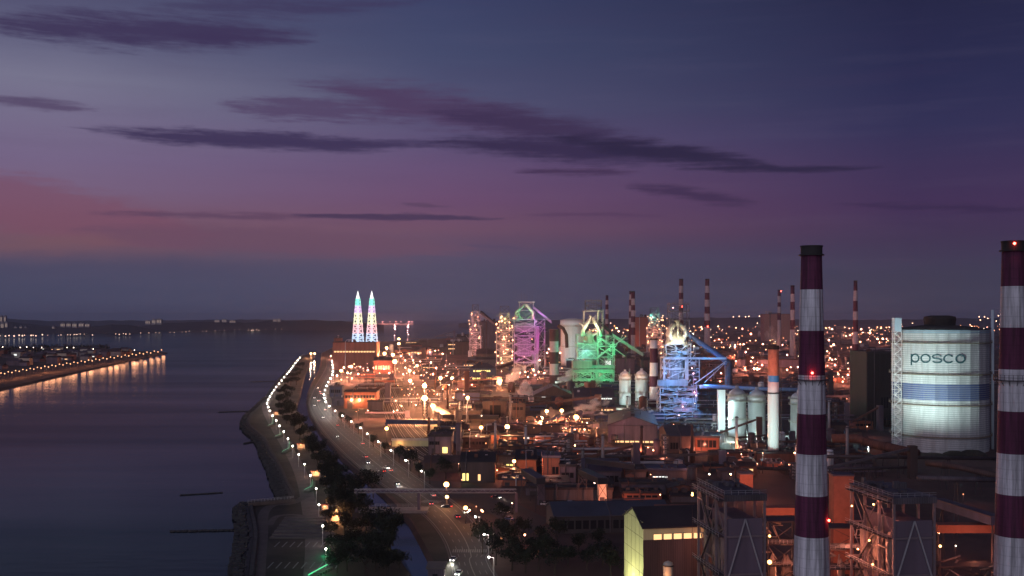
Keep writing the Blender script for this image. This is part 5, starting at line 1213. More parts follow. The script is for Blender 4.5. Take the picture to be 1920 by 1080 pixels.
# ------------------------------------------------------------------ boiler frames
def boiler(px0, px1, pyt, yy, dep, rot, lab, inner, lamps):
    s = yy/F; h = H-(pyt-HY)*s; L = (px1-px0)*s; t = thing('boiler_frame', lab, 'boiler house', ((px0-960)*s, yy, 0), R(rot)); r2 = random.Random(px0)
    mb = MB(); lv = [0, h*.22, h*.46, h*.72, h-1.2, h]
    for x_ in (0, L):
        for y_ in (0, dep*.33, dep*.66, dep): mb.box(x_-.3, x_+.3, y_-.3, y_+.3, 0, h)
    for zz in lv[1:]:
        for y_ in (0, dep): mb.box(.3, L-.3, y_-.2, y_+.2, zz-.25, zz+.25)
        for x_ in (0, L): mb.box(x_-.2, x_+.2, .3, dep-.3, zz-.25, zz+.25)
    for a, b in ((h*.22,h*.46),(h*.46,h-1.3)) if False else ((0,h*.40),(h*.40,h*.84)):
        br = MB(); br.bar((.2,-.3,a),(L/2,-.3,b),.24); br.bar((L-.2,-.3,a),(L/2,-.3,b),.24); br.build('brace', steelL, t)
    mb.box(.3,L-.3,-.3,-.1,h*.40-.12,h*.40+.12)
    for i in range(3):
        y0_, y1_ = dep*i/3, dep*(i+1)/3
        for a, b in zip(lv[:-2], lv[1:-1]): mb.bar((-.1,y0_,a),(-.1,y1_,b),.13) if (i+int(a)) % 2 else mb.bar((-.1,y1_,a),(-.1,y0_,b),.13)
    mb.build('frame', mat('boiler_steel', (.20,.155,.165), .6, .1, .2, .3), t)
    mb = MB(); mb.box(.4, L-.4, .35, .9, h*.02, h*.84)
    mb.box(L*.34, L-.6, 1.2, dep-1, h*.02, h*.82); mb.build('casing', mat('boiler_casing', (.15,.115,.15), .7, 0, .25, .12, 1, bands=1), t)
    mb = MB(); mb.box(-.5, L+.5, -.5, dep+.5, h, h+.3)
    mb.box(-.5,L+.5,-.6,-.4,h-1.4,h+.2); mb.build('top_deck', greys, t)
    mb = MB(); mb.rail([(-.4+(L+.8)*i/6,-.4,h+.3) for i in range(7)], 1.1, .05); mb.rail([(-.4,-.4+(dep+.8)*i/9,h+.3) for i in range(10)], 1.1, .05)
    for zz in lv[1:-1]: mb.rail([(-1.9,dep*i/9,zz) for i in range(10)], 1.1, .05)
    mb.build('railing', steelL, t)
    mb = MB()
    for zz in lv[1:-1]: mb.box(-2.0,-.2,0,dep,zz-.1,zz)
    for i, zz in enumerate(lv[:-2]):
        y0_, y1_ = (dep*.35,dep*.75) if i % 2 else (dep*.75,dep*.35); mb.bar((-1.3,y0_,zz),(-1.3,y1_,lv[i+1]),.3)
    mb.build('stair', steel, t)
    mb = MB()
    for k in range(14): x_ = r2.uniform(.3,L*.28); y_ = r2.uniform(1.5,dep-1); a = r2.uniform(0,.5)*h; b = a+r2.uniform(.2,.5)*h; q = r2.uniform(.12,.38); mb.tube([(x_,y_,a),(x_,y_,b),(x_+r2.uniform(-1,1),y_+r2.uniform(-4,4),b+1)], q, 7)
    for k in range(10): y_ = r2.uniform(1,dep-6); zz = r2.uniform(.1,.9)*h; mb.tube([(-.8,y_,zz),(-.8,y_+r2.uniform(3,7),zz),(.8,y_+5,zz-1)], r2.uniform(.1,.25), 6)
    mb.build('pipework', inner, t)
    for k in range(3): mb = MB(); yy_ = dep*(.2+.3*k); mb.lathe([(.9,h*.5),(1.5,h*.54),(1.5,h*.70),(.8,h*.74)], 12, L*.16, yy_); mb.build('cyclone', inner, t, True)
    mb = MB()
    for k in range(9): xx = r2.uniform(.5,L-1.5); y_ = r2.uniform(1,dep-2); mb.box(xx,xx+r2.uniform(.6,2),y_,y_+r2.uniform(.6,2.4),h+.3,h+.5+r2.uniform(.4,1.8))
    for k in range(4): mb.tube([(r2.uniform(0,L),r2.uniform(2,dep),h+1),(r2.uniform(0,L),r2.uniform(2,dep),h+1.2)], .25, 6)
    mb.build('roof_plant', greys, t)
    for q in lamps: mb = MB(); bulb(mb, (q[0], dep*q[1], h*q[2]), .26); mb.build('lamp', G_orb, t)
    for q in lamps: light((q[0]-1.0, dep*q[1]-.4, h*q[2]), q[3], SOD, .25, t)
    return t
pipe_i = mat('boiler_pipe', (.34,.26,.22), .5, .2, .25, .3)
boiler(1360,1437,930,270,22,8,'dark braced boiler frame left of the nearest chimney',pipe_i,((-2.2,.95,.93,300),(11.9,.3,.70,300)))
boiler(1676,1757,935,270,24,8,'orange-lit braced boiler frame between the two tall chimneys',pipe_i,((-2.2,.28,.93,1300),(-2.2,.38,.66,1300),(-2.2,.65,.56,1200),(-2.2,.3,.50,1100),(-2.2,.55,.32,1000),(-2.2,.4,.2,1100),(-2.2,.8,.86,700)))

# ------------------------------------------------------------------ rail yard
yardL = [(702,718),(712,748),(722,785),(738,825),(765,850),(800,868)]
yardR = [(737,718),(752,752),(775,785),(815,820),(845,848),(870,862)]
A = [G(p.x,p.y) for p in catmull(yardL)]; B = [G(p.x,p.y) for p in catmull(yardR)]
ribbon('rail_yard', A, B, .03, ballast)
def track(f, lab, A=A, B=B):
    c = [a.lerp(b, f) for a, b in zip(A, B)]; t = thing('rail_track', lab, 'railway track', (c[0].x, c[0].y, 0), 0, 'tracks of the rail yard'); o = c[0]
    for sg in (-1, 1):
        mb = MB()
        for p, q in zip(c, c[1:]):
            d = (q-p).normalized(); n = Vector((d.y,-d.x,0))*.9*sg; mb.bar(p-o+n+Vector((0,0,.42)), q-o+n+Vector((0,0,.42)), .13)
        mb.build('rail', railm, t)
for i in range(5): track(.08+.2*i, f'shiny rail track in the yard, {ordinal(i+1)} across from the brick hall')
bx = G(702,727); t = thing('track_bridge', 'red-lit signal bridge over the rail yard beside the brick hall', 'bridge', (bx.x, bx.y, 0)); L = (740-702)*bx.y/F
mb = MB(); mb.box(0,L,0,3,7,9.2); mb.build('deck', brick, t)
for xx in (0, L*.5, L-1): mb = MB(); mb.box(xx,xx+1,.5,2.5,0,7); mb.build('pier', brick, t)
light((bx.x+L/2, bx.y-12, 14), 9000, SOD, .6)
gp = P(724,795,815); t = thing('pipe_portal', 'grey pipe portal leg at the mouth of the rail yard', 'portal', (gp.x, 815, 0)); mb = MB(); mb.box(-.8,.8,0,3,0,gp.z); mb.build('post', blues, t); mb = MB(); mb.box(-1.2,6,0,3,gp.z,gp.z+1); mb.build('arm', blues, t)

# ------------------------------------------------------------------ flood masts and works lamps
def mast(px, py, h, power, color=SODY, desc='', n=8, gr=None, lab=None, r=1.0, mt=None):
    y = gy(py, h); t = thing('flood_mast', lab, 'lamp', ((px-960)*y/F, y, 0), 0, 'sodium flood masts over the yards')
    k = y/1000; mb = MB(); mb.bar((0,0,0),(0,0,h), .3+.15*k, 6, .18+.1*k); mb.build('pole', steel, t)
    mb = MB(); mb.ring(.4, 1.1*r, h-.2, h, 12); lr = mb.build('lamp_ring', steel, t)
    mb = MB()
    for j in range(3):
        for i in range(n): a = 2*math.pi*(i+.5*j)/n; q = r*(.95,1.25,.8)[j]; mb.sphere((q*math.cos(a), q*math.sin(a), h+r*(.45+.75*j)), r*.48, 6, 4)
    mb.build('lamp_head', mt or G_orb, lr); light((0,-3.2*r,h+.4), power*(5 if py < 800 else 1.5), color, .8, t); return t
for px, py, h, pw, lab, r in ((796,750,18,70000,'brightest flood mast, above the yellow-lit conveyor',1.5),(796,726,18,50000,'bright flood mast right behind the brightest one',1.4),(812,764,12,22000,'lower flood mast at the head of the yellow-lit conveyor',1.2),
      (769,716,18,26000,'flood mast above the rail yard, nearer of two in line',1.2),(768,697,18,26000,'flood mast above the rail yard, farther of two in line',1.2),(826,711,16,34000,'starry flood mast left of the hip-roofed hall',1.3),(848,711,14,20000,'flood mast beside the hip-roofed hall',1.2),
      (725,654,26,45000,'flood mast by the great hall, topmost of the tight cluster',1.8),(721,665,24,45000,'flood mast by the great hall, seaward in the tight cluster',1.8),(737,667,24,42000,'flood mast by the great hall, inland in the tight cluster',1.7),(740,681,22,60000,'largest flood mast of the cluster by the great hall',2.1),
      (748,637,36,30000,'tall flood mast against the sea, upper one',1.8),(748,646,32,30000,'tall flood mast against the sea, lower one',1.8),
      (661,676,16,22000,'flood mast ahead of the great hall, seaward of four',1.5),(670,674,16,22000,'flood mast ahead of the great hall, second from the sea',1.5),(680,672,16,22000,'flood mast ahead of the great hall, third from the sea',1.5),(686,675,16,20000,'flood mast ahead of the great hall, fourth from the sea',1.4),(659,689,14,16000,'low flood mast below the four ahead of the great hall',1.3),
      (640,697,12,20000,'yellowish flood mast beside the shore road top',1.2),(782,687,14,18000,'flood mast at the foot of the red barn',1.2),(583,664,8,16000,'bright orange lamp at the canal mouth, seaward one',1.3),(590,664,8,16000,'bright orange lamp at the canal mouth, inland one',1.3),
      (951,803,12,20000,'starry lamp in front of the narrow dark block',1.0),(1014,795,9,22000,'starry lamp on the flat-roofed dark shop side',1.0),(1025,773,10,10000,'lamp under the left end of the orange plume',.9),(1053,772,9,10000,'lamp right under the orange plume',.9),(1080,785,9,18000,'glaring yellow lamp at the root of the orange plume',1.2),(902,804,11,9000,'lamp pair left of the starry yard lamp',.8),
      (837,912,9,3500,'starry junction lamp above the waiting cars',.8),(838,934,4,1500,'low red-glowing lamp at the junction corner',.5),(873,955,6,1200,'pinkish lamp on the junction island',.55),(964,867,8,6000,'double lamp on the corner of the lean-to shop',.6),(877,748,22,8000,'lamp on a pole over the yellow-lit frame house',.9),
      (938,716,10,26000,'lamp over the glowing yellow platform by the pink steam',1.5),(1235,634,40,18000,'starry lamp left of the blue-lit furnace top',1.2),(1301,650,30,12000,'starry lamp right of the blue-lit furnace top',1.0),(1347,612,40,40000,'starry lamp at the foot of the far clear chimney',1.6),(725,806,9,9000,'starry lamp in the corner of the pipe portal',.8)):

    mast(px, py, h, pw, lab=lab, r=r)
# wall lamps of the brick hall
for i, px in enumerate((659,674,697)):
    p = P(px, 750, 983); t = thing('wall_lamp', ('seaward','middle','inland')[i]+' of three glaring wall lamps on the brick hall', 'lamp', p, 0, 'wall lamps of the brick hall'); mb = MB(); mb.bar((0,0,0),(0,5,0),.15); mb.build('bracket', steel, t)
    mb = MB(); mb.sphere((0,0,0), 1.15); mb.build('lamp_head', G_orb, t); light((0,-1.8,0), 9000, SODY, .5, t)
# named lights on walls (each lights its own spot)
for px, py, y, pw, c in ((985,868,555,1500,SOD),(1035,872,530,2200,SOD),(1034,858,530,900,WHT),(1320,840,655,5500,SOD),(1300,842,660,3000,SOD),(1400,842,640,9000,SODY),(1380,838,640,6000,SODY),(1180,832,690,3000,SODY),(1215,832,690,3500,SODY),(876,840,655,2500,SODY),(834,846,640,1500,SODY),(770,834,680,800,SODY),(750,832,690,800,SODY),(873,764,970,6000,(1,.8,.3)),
                         (900,894,545,1200,SOD),(1213,768,930,3500,(1,.9,.6)),(1196,772,935,5000,(1,.85,.5)),(1040,716,1250,9000,CYA),(1295,800,745,3500,(.2,.3,1)),(1250,772,830,3000,(.1,.3,1)),(1582,985,312,5200,SOD),(1470,1018,322,3500,SOD),(1455,1040,315,2600,SOD),(1480,1060,312,2600,SOD),(1800,1060,300,2600,SOD),(1840,1040,300,2200,SOD),(1262,960,330,900,SOD),(1815,1006,303,900,SOD),(1465,975,330,800,SOD),(1665,795,655,900,SOD)):
    p = P(px, py, y); light((p.x, p.y-4, max(p.z, 1.5)), pw, c, .4)

LM = [('the green-lit furnace',1105,690),('the blue-lit furnace',1272,720),('the magenta-lit furnace',985,660),('the orange-lit furnace',944,640),('the rosy far furnace',891,630),('the great hall',665,680),('the brick hall',675,750),('the hip-roofed hall',905,700),('the dark gabled hall',1040,745),('the big rolling shed',1190,815),
      ('the brightest flood mast',796,750),('the slim white stack',1450,800),('the gas holder',1770,840),('the far clear chimney',1326,612),('the lone banded chimney',1604,690),('the rosy distant block',1457,615),('the dark tall block',1648,740),('the nearest tall chimney',1522,720),('the flat-roofed dark shop',1015,812),('the junction lamp',837,930),('the lavender slab',1014,930),('the orange slab',1129,925),('the left boiler frame',1390,1000),('the right boiler frame',1690,1000),('the teal-lit tower',1228,640),('the mauve office',825,840),('the white duct tower',1353,800),('the rail portal',724,810),('the canal mouth',587,664),('the twin lit towers',685,640)]
# ---- scattered works lamps: seen positions (px, py, height)
LH = {}
def works_lamp(px, py, h, k=0, power=0, mt=None, kind='orange', y=None, hr=None):
    y = gy(py, h) if y is None else y; r = max(.34, y*.00055)*(hr or 1); r = max(.2, round(r*5)/5)
    mt = mt or G_or
    key = (kind, h, r, mt.name)
    if key not in LH:
        t = thing('works_lamp', None, 'lamp', ((px-960)*y/F, y, 0)); mb = MB(); mb.bar((0,0,0),(0,0,h), max(.1,r*.22), 5); a = mb.build('pole', steel, t); mb = MB(); mb.sphere((0,0,h+r*.6), r, 8, 5); b = mb.build('lamp_head', mt, t); LH[key] = (t, [a, b]); o = t
    else:
        t, ch = LH[key]; o = dup(t, ch, ((px-960)*y/F, y, 0))
    if power: light((0,-r-.8,h+.3), power, SOD, .5, o)
    pend(o, {'orange':'small orange works lamp','white':'small white works lamp','pink':'small pink works lamp'}[kind], 'lamp', 'works lamps scattered over the plant'); return o
spec = '''1367 613 1;1376 611 1;1380 615 1;1392 617 1;1412 616 1;1408 627 2;1443 621 1;1472 623 1;1474 619 1;1490 626 1;1329 637 1;1340 640 1;1353 643 1;1369 647 1;1378 647 1;1388 646 1;1394 646 1;1378 651 1;1363 668 1;1378 666 1;1380 678 1;1398 661 1;1411 671 1;1417 675 1;1420 680 1;1408 678 1;1414 692 2;1420 693 2;1424 692 1;1429 648 1;1430 646 1;1429 685 1;1467 647 1;1474 647 1;1476 666 1;1483 677 1;1494 678 1;1483 689 1;1476 694 1;1497 639 1;1499 658 2;1498 611 2;1549 616 1;1555 615 1;1560 618 1;1565 622 1;1578 609 2;1584 614 1;1592 616 1;1600 617 1;1598 626 1;1594 629 1;1586 630 1;1556 634 1;1554 638 1;1573 641 1;1558 650 1;1563 647 1;1551 659 1;1550 667 1;1556 672 1;1560 675 1;1567 674 1;1575 674 1;1566 685 1;1560 693 1;1590 692 1;1596 698 1;1602 698 1;1613 642 2;1615 618 1;1617 624 1;1631 625 2;1645 614 1;1652 614 1;1668 614 1;1671 621 1;1673 630 1;1645 636 1;1655 636 2;1662 636 1;1648 642 1;1663 641 1;1617 684 1;1632 686 1;1614 692 1;1620 692 1;1596 651 1;1600 728 2;1590 704 1;1606 711 1;1572 702 1;1562 707 1;1625 713 1;1580 716 1;1588 748 1;1602 750 1;1626 800 1;1612 788 1;1616 791 1;1608 785 1;1285 661 1;1318 684 1;1302 605 1;1311 609 1;1315 614 1;1270 636 1;1238 660 1;1220 632 1;1207 654 1;1180 645 1;1152 612 1;1156 616 1;1163 610 1;1170 617 1;1148 620 1;1160 622 1;1177 620 1;1190 628 1;1203 611 1;1245 601 1;1241 606 1;1246 612 1;1250 616 1;1236 618 1;1196 629 1;1209 630 1;1218 624 1;1085 573 0;1093 574 0;1316 690 1;1322 694 1;1338 702 1;1352 700 1;1363 676 1;1350 716 1;1346 723 1;1303 757 1;1263 796 1;1345 808 1;1370 832 1;1385 838 1;1365 850 1;1390 852 1;1410 846 1;1430 850 1;1445 842 1;1490 850 1;1500 862 1;905 665 1;932 660 1;920 668 1;953 640 1;1029 655 1;1036 663 1;1050 662 1;1063 662 1;1074 660 1;1026 662 1;1012 676 1;960 702 1;975 700 1;990 708 1;985 698 1;1003 704 1;1010 698 1;1020 700 1;1000 694 1;955 712 1;1040 770 1;1047 780 1;1035 784 1;1017 784 1;1062 790 1;1070 798 1;1078 806 1;1088 805 1;1096 806 1;1104 807 1;1090 796 1;1058 802 1;1005 790 1;981 795 1;970 788 1;911 832 1;893 818 1;880 806 1;867 790 1;903 780 1;1004 824 1;983 822 1;1040 836 1;1078 836 1;1060 841 1;1083 851 1;1225 845 1;1250 858 1;1243 856 1;1240 882 1;1228 895 1;1220 890 1;1226 900 1;1238 928 1;1262 880 1;1290 886 1;1300 878 1;1330 890 1;1370 890 1;1400 862 1;1420 870 1;1480 872 1;1465 868 1;1054 869 1;980 868 1;1012 894 1;1115 906 1;880 846 1;932 882 1;866 900 1;860 870 1;905 960 1;893 950 1;880 958 1;903 958 1;955 986 1;984 1004 1;940 1010 1;960 944 1;1215 840 1;1200 845 1;1780 895 1;1806 927 1;1760 1000 1;1792 1024 1;1868 1022 1;1715 1056 1;645 690 1;652 700 1;632 705 1;640 712 1;660 710 1;672 702 1;684 706 1;690 694 1;700 690 1;712 700 1;720 692 1;730 700 1;655 688 1;676 688 1;664 682 1;644 680 1;630 684 1;620 668 1;646 670 1;652 664 1;655 659 1;663 659 1;669 659 1;676 659 1;683 659 1;690 659 1;698 668 1;704 684 1;745 692 1;756 702 1;760 690 1;776 700 1;790 704 1;800 700 1;812 702 1;836 706 1;840 698 1;818 690 1;806 660 1;816 658 1;822 657 1;830 664 1;796 662 1;785 664 1;772 662 1;760 660 1;752 668 1;760 676 1;775 676 1;788 678 1;798 674 1;808 680 1;730 740 1;742 752 1;750 760 1;745 770 1;738 772 1;753 762 1;765 740 1;783 740 1;780 760 1;820 740 1;835 748 1;843 760 1;830 730 1;842 722 1;860 716 1;868 712 1;872 722 1;858 730 1;870 740 1;850 746;885 722 1;690 770 1;668 772 1'''
idx = 0
for it in spec.replace('\n','').split(';'):
    q = it.split(); px, py = int(q[0]), int(q[1]); k = int(q[2]) if len(q) > 2 else 1; idx += 1
    if k == 0 or py < 606: 
        continue
    h = rnd.choice((7,9,11)) if py < 700 else rnd.choice((5,7,8)) if py < 880 else 5
    kind = 'white' if idx % 9 == 0 else 'pink' if idx % 11 == 0 else 'orange'
    pw = 0
    if idx % 2 == 0 or py < 780: pw = 90000 if py < 640 else 45000 if py < 680 else 26000 if py < 720 else 9000 if py < 800 else 2200 if py < 900 else 500
    if 1225 < px < 1330 and 640 < py < 800: pw = 0
    works_lamp(px, py, h, 0, pw, {'orange':(G_ord,G_or,G_ord,G_orh,G_or)[idx % 5],'white':G_wm,'pink':G_pk}[kind], kind, hr=1.7 if k == 2 else rnd.choice((.5,.7,.9,1.2)))

rl_ = random.Random(77); mb = MB(); cl_ = [(1400,640,60,25),(1470,640,50,30),(1580,635,70,30),(1650,628,40,16),(1420,680,60,16),(1570,690,50,22),(1340,650,40,26),(1180,622,40,14),(1290,620,50,12),(1060,655,40,12),(960,660,40,22),(1010,700,50,14),(720,675,70,22),(660,690,40,16),(800,690,60,22),(860,700,60,26),(780,740,50,26),(1060,790,60,18),(1500,625,60,12),(1720,612,90,8),(1840,612,80,8),(1100,625,50,10),(930,640,30,20),(1230,600,30,18)]
FLm = (G_ord, G_pk, G_wm, G_or)
for k in range(760):
    c = rl_.choice(cl_); px, py = rl_.gauss(c[0], c[2]*.6), rl_.gauss(c[1], c[3]*.6)
    if py < 607 or px < 640 or (py > 660 and px > 1690): continue
    h = rl_.choice((5,7,9,12)); y = gy(py, h); r = y*rl_.choice((.00022,.0003,.0004,.0005)); x = (px-960)*y/F
    mb.cur = 0; mb.bar((x,y,0),(x,y,h),.12+y*.00004,4); mb.cur = rl_.choice((1,1,1,1,2,3,4)); mb.sphere((x,y,h+r), r, 6, 4); mb.cur = 0
    if k % 9 == 0: light((x,y-2,min(h,7)), 70000 if py < 640 else 30000 if py < 700 else 9000, SOD, .8)
o = mb.build('distant_works_lights', [steel, *FLm]); o['kind'] = 'stuff'; tag(o, 'carpet of countless tiny orange lights over the far works', 'lights')

# ------------------------------------------------------------------ filler plant: sheds, pipe racks, vessels, stacks between the named ones
rf_ = random.Random(21)
def free(x0, x1, y0, y1): return all(x1 < a or x0 > b or y1 < c or y0 > d for a, b, c, d in FOOT)
def left_lim(py):   # inland edge of road / yard
    T = [(606,930),(625,880),(640,720),(655,640),(690,640),(720,640),(745,650),(770,640),(790,690),(820,735),(850,800),(880,850),(905,880),(930,985),(960,1040),(1000,1280)]
    for (a, b), (c, d) in zip(T, T[1:]):
        if a <= py <= c: return b+(d-b)*(py-a)/(c-a)
    return 1300
walls = [browns, greys, mauves, rust, brick, blues]; roofs = [roofd, roofb, roofp, roofd]
wn = {browns.name:'brown', greys.name:'grey', mauves.name:'mauve', rust.name:'rusty', brick.name:'brick-red', blues.name:'blue-grey'}
nshed = 0
for trial in range(5000):
    if nshed >= 280: break
    py = 612+ (rf_.random()**1.15)*330; px = rf_.uniform(left_lim(py), 1900 if py < 900 else 1300)
    y = gy(py); k = 1.0 if y < 900 else 1.4 if y < 1800 else 2.6
    L = rf_.uniform(6, 24)*k; D = rf_.uniform(6, 15)*k; h = rf_.choice((3,3.5,4,5,6,8))*(1 if k < 2 else 1.6)
    if rf_.random() < .25: L *= 2; h = min(h, 5)*k
    x = (px-960)*y/F
    if not free(x-.5, x+L+.5, y-.5, y+D+.5): continue
    if 690 < px < 790 and 715 < py < 842: continue
    if (px > 1290 and py > 905) or (px > 1620 and py > 760): continue
    if py > 860: h = min(h, 5)
    wl = rf_.choice(walls); rf = rf_.choice(roofs); kind = rf_.choice(('gx','gy','flat','flat','flat','mono'))
    win = []
    if rf_.random() < .22: win.append((.08,.92,.45,.7,rf_.randint(3,7), rf_.choice((WD,WD,W_,WD,WD))))
    nm = {'gx':'long-gabled','gy':'front-gabled','flat':'flat-roofed','mono':'lean-to'}[kind]
    t = shed_at(x, y, L, D, h, kind, rf_.uniform(.8,2)*k, wall=wl, rf=rf, rot=rf_.uniform(-4,4), name='works_shed', desc=f'{wn[wl.name]} {nm} shed', grp='small sheds of the plant', cat='shed', win=win, door=(.1,.3,.6) if rf_.random() < .4 else None, vent=rf_.choice((2,3,4)))
    if rf_.random() < .7:
        mb = MB(); r_ = rf_.uniform(.25,.5)*k; a = rf_.uniform(.1,.6)*L; mb.tube([(a,-.5,.2),(a,-.5,h+1.4*k),(a,D*.5,h+1.6*k),(a+L*.3,D*.6,h+1.6*k)], r_, 6); mb.build('duct', rf_.choice((steelL, rust, greys)), t)
    nshed += 1
cnt = {}
LIM = {'rack':150,'vessel':75,'stack':45,'column':50,'duct':90,'hopper':60}
for trial in range(9000):
    if len(cnt) == 6 and all(cnt.get(q,0) >= LIM[q] for q in LIM): break
    typ = rf_.choice(list(LIM))
    if cnt.get(typ,0) >= LIM[typ]: continue
    py = 618+(rf_.random()**1.1)*300; px = rf_.uniform(left_lim(py)+8, 1890); y = gy(py); x = (px-960)*y/F; k = 1 if y < 900 else 1.5 if y < 2000 else 2.2
    L = {'rack':rf_.uniform(18,60)*k,'vessel':7*k,'stack':3,'column':5,'duct':rf_.uniform(20,55)*k,'hopper':6*k}[typ]; W2 = {'rack':4,'vessel':6*k,'stack':3,'column':5,'duct':3,'hopper':6*k}[typ]
    if not free(x, x+L, y, y+W2) or (690 < px < 790 and 705 < py < 842) or (px > 1600 and py > 740) or (px > 1290 and py > 900): continue
    if typ == 'rack':
        t = thing('pipe_rack', None, 'pipe rack', (x,y,0), R(rf_.uniform(-4,4))); h = rf_.uniform(4,8)*k; n = max(2,int(L/9)); pm = rf_.choice((steelL, rust, greys, mauves, steelL))
        for i in range(n+1):
            mb = MB()
            for yy in (0,4): mb.bar((L*i/n,yy,0),(L*i/n,yy,h),.25)
            for q in (.6,1): mb.bar((L*i/n,0,h*q),(L*i/n,4,h*q),.22)
            mb.build('trestle', steel, t)
        for q in range(4): mb = MB(); zz = h*(1 if q < 3 else .6)+.5; yy = .4+1.5*(q % 3); mb.tube([(-2,yy,zz-rf_.choice((0,2))),(-1,yy,zz),(L*.5,yy,zz),(L+2,yy,zz)],rf_.uniform(.25,.6)*(1 if k < 2 else 1.4),7); mb.build('pipe', pm, t)
        pend(t, 'low steel pipe rack', 'pipe rack', 'pipe racks of the plant')
    elif typ == 'vessel':
        t = thing('storage_vessel', None, 'tank', (x,y,0)); r = rf_.uniform(2,3.2)*k; h = rf_.uniform(5,12)*k; mb = MB(); mb.lathe([(r,0),(r,h),(r*.7,h+r*.3),(.1,h+r*.4)],16,r,r); mb.build('shell', rf_.choice((steelL,rust,greys,white,mauves)), t, True)
        mb = MB(); mb.ring(r,r+.7,h-.3,h,16,r,r); mb.build('walkway', steel, t); mb = MB(); mb.bar((r-.4,-.15,0),(r-.4,-.15,h),.1); mb.bar((r+.4,-.15,0),(r+.4,-.15,h),.1); mb.build('ladder', steel, t); pend(t, 'small round storage vessel', 'tank', 'storage vessels of the plant')
    elif typ == 'stack':
        t = thing('vent_stack', None, 'stack', (x,y,0)); h = rf_.uniform(12,28)*(1 if k < 2 else 1.3); mb = MB(); mb.lathe([(1.1,0),(.75,h),(.6,h)],12,1.5,1.5); mb.build('shaft', rf_.choice((steelL,rust,concrete)), t, True); mb = MB(); mb.ring(.7,1.15,h-1,h-.5,12,1.5,1.5); mb.build('rim', steel, t); pend(t, 'thin plain vent stack', 'stack', 'vent stacks of the plant')
    elif typ == 'column':
        t = thing('process_tower', None, 'tower', (x,y,0)); h = rf_.uniform(8,19)*(1 if k < 2 else 1.4); mb = MB(); lattice(mb,0,4,0,4,[h*i/5 for i in range(6)],.22,.12); mb.build('frame', rf_.choice((steel, greys, rust)), t); mb = MB(); mb.lathe([(1.2,0),(1.2,h*.9),(.3,h)],10,2,2); mb.build('vessel', steelL, t, True); pend(t, 'open steel process tower', 'tower', 'process towers of the plant')
    elif typ == 'duct':
        t = thing('conveyor_duct', None, 'conveyor', (x,y,0), R(rf_.uniform(-12,12))); h0 = rf_.uniform(3,6)*k; h1 = h0+rf_.choice((0,0,3,7,11))*k; mb = MB()
        a, b = Vector((0,1.5,h0)), Vector((L,1.5,h1)); up = Vector((0,0,1.3*k)); nn = Vector((0,1.0*k,0))
        A_ = [a-nn,a+nn,a+nn+up,a-nn+up]; B_ = [b-nn,b+nn,b+nn+up,b-nn+up]
        for i in range(4): mb.quad(A_[i],A_[(i+1)%4],B_[(i+1)%4],B_[i])
        mb.quad(*A_); mb.quad(*B_[::-1]); mb.build('gallery', rf_.choice((rust,browns,greys,mauves,roofp)), t)
        for i in range(1+int(L/16)): mb = MB(); f = (i+.5)/(1+int(L/16)); c = a.lerp(b,f); mb.bar((c.x-1,1.5-.9*k,0),c-nn*.8,.2); mb.bar((c.x+1,1.5+.9*k,0),c+nn*.8,.2); mb.box(c.x-.3,c.x+.3,1.5-k,1.5+k,c.z-.25,c.z); mb.build('trestle', steel, t)
        mb = MB(); mb.box(L-.5,L+3.5*k,-.5,3.5,0,h1+2.4*k); mb.build('transfer_house', rf_.choice((browns,mauves,rust)), t); pend(t, 'narrow enclosed conveyor duct', 'conveyor', 'conveyor ducts of the plant')
    else:
        t = thing('storage_hopper', None, 'hopper', (x,y,0)); r = 2.6*k; h = rf_.uniform(5,8)*k; mb = MB(); mb.lathe([(.5,h*.3),(r,h*.55),(r,h),(r*.2,h*1.12)],10,r,r); mb.build('bin', rf_.choice((steelL,rust,greys,brick)), t)
        for q in range(4): mb = MB(); aa = q*math.pi/2+.78; mb.bar((r+r*.9*math.cos(aa),r+r*.9*math.sin(aa),0),(r+r*.9*math.cos(aa),r+r*.9*math.sin(aa),h*.62),.25); mb.build('leg', steel, t)
        pend(t, 'squat steel storage hopper', 'hopper', 'storage hoppers of the plant')
    FOOT.append((x,x+L,y,y+W2)); cnt[typ] = cnt.get(typ,0)+1
# a few unlit yards of dark trees on the plant's right foreground
for px, py, h in ((1590,842,5),(1625,870,5),(1560,905,5)): pass

# clutter at the foot of the boilers: pipes, valves, ducts
def plant_cluster(px, py, y, w_, h, lab, seed, mt):
    t = thing('process_plant', lab, 'process plant', ((px-960)*y/F, y, 0)); r2 = random.Random(seed); mb = MB()
    lattice(mb, 0, w_, 0, 7, [h*i/4 for i in range(5)], .18, .1, 'Z', True, .15); mb.build('frame', steel, t); mb = MB()
    for k in range(22): a = r2.uniform(0,w_); zz = r2.uniform(.5,h); yy = r2.uniform(-.5,6); mb.tube([(a,yy,zz),(a+r2.uniform(-5,5),yy,zz),(a+r2.uniform(-5,5),yy,max(.3,zz+r2.uniform(-5,5)))], r2.uniform(.1,.35), 7)
    mb.build('pipework', mt, t, True)
    for k in range(4): mb = MB(); a = r2.uniform(1,w_-1); mb.lathe([(.1,1),(1.1,1.6),(1.1,h*.5),(.1,h*.6)],12,a,r2.uniform(1,5)); mb.build('vessel', mt, t, True)
    for k in range(3): mb = MB(); mb.rail([(w_*i/8,-.3,h*(k+1)/4) for i in range(9)], 1.1, .05); mb.build('railing', steelL, t)
    return t
plant_cluster(1440,0,300,9,26,'orange-lit pipework cluster left of the nearest chimney foot',1,pipe_i)
plant_cluster(1762,0,282,16,17,'orange-lit pipework and burner housing right of the second boiler frame',2,pipe_i)
plant_cluster(1556,0,300,12,24,'dark pipework cluster between the nearest chimney and second boiler frame',3,pipe_i)
plant_cluster(1300,0,262,12,8,'dark pipework heap at the foot of the first boiler frame',4,pipe_i)
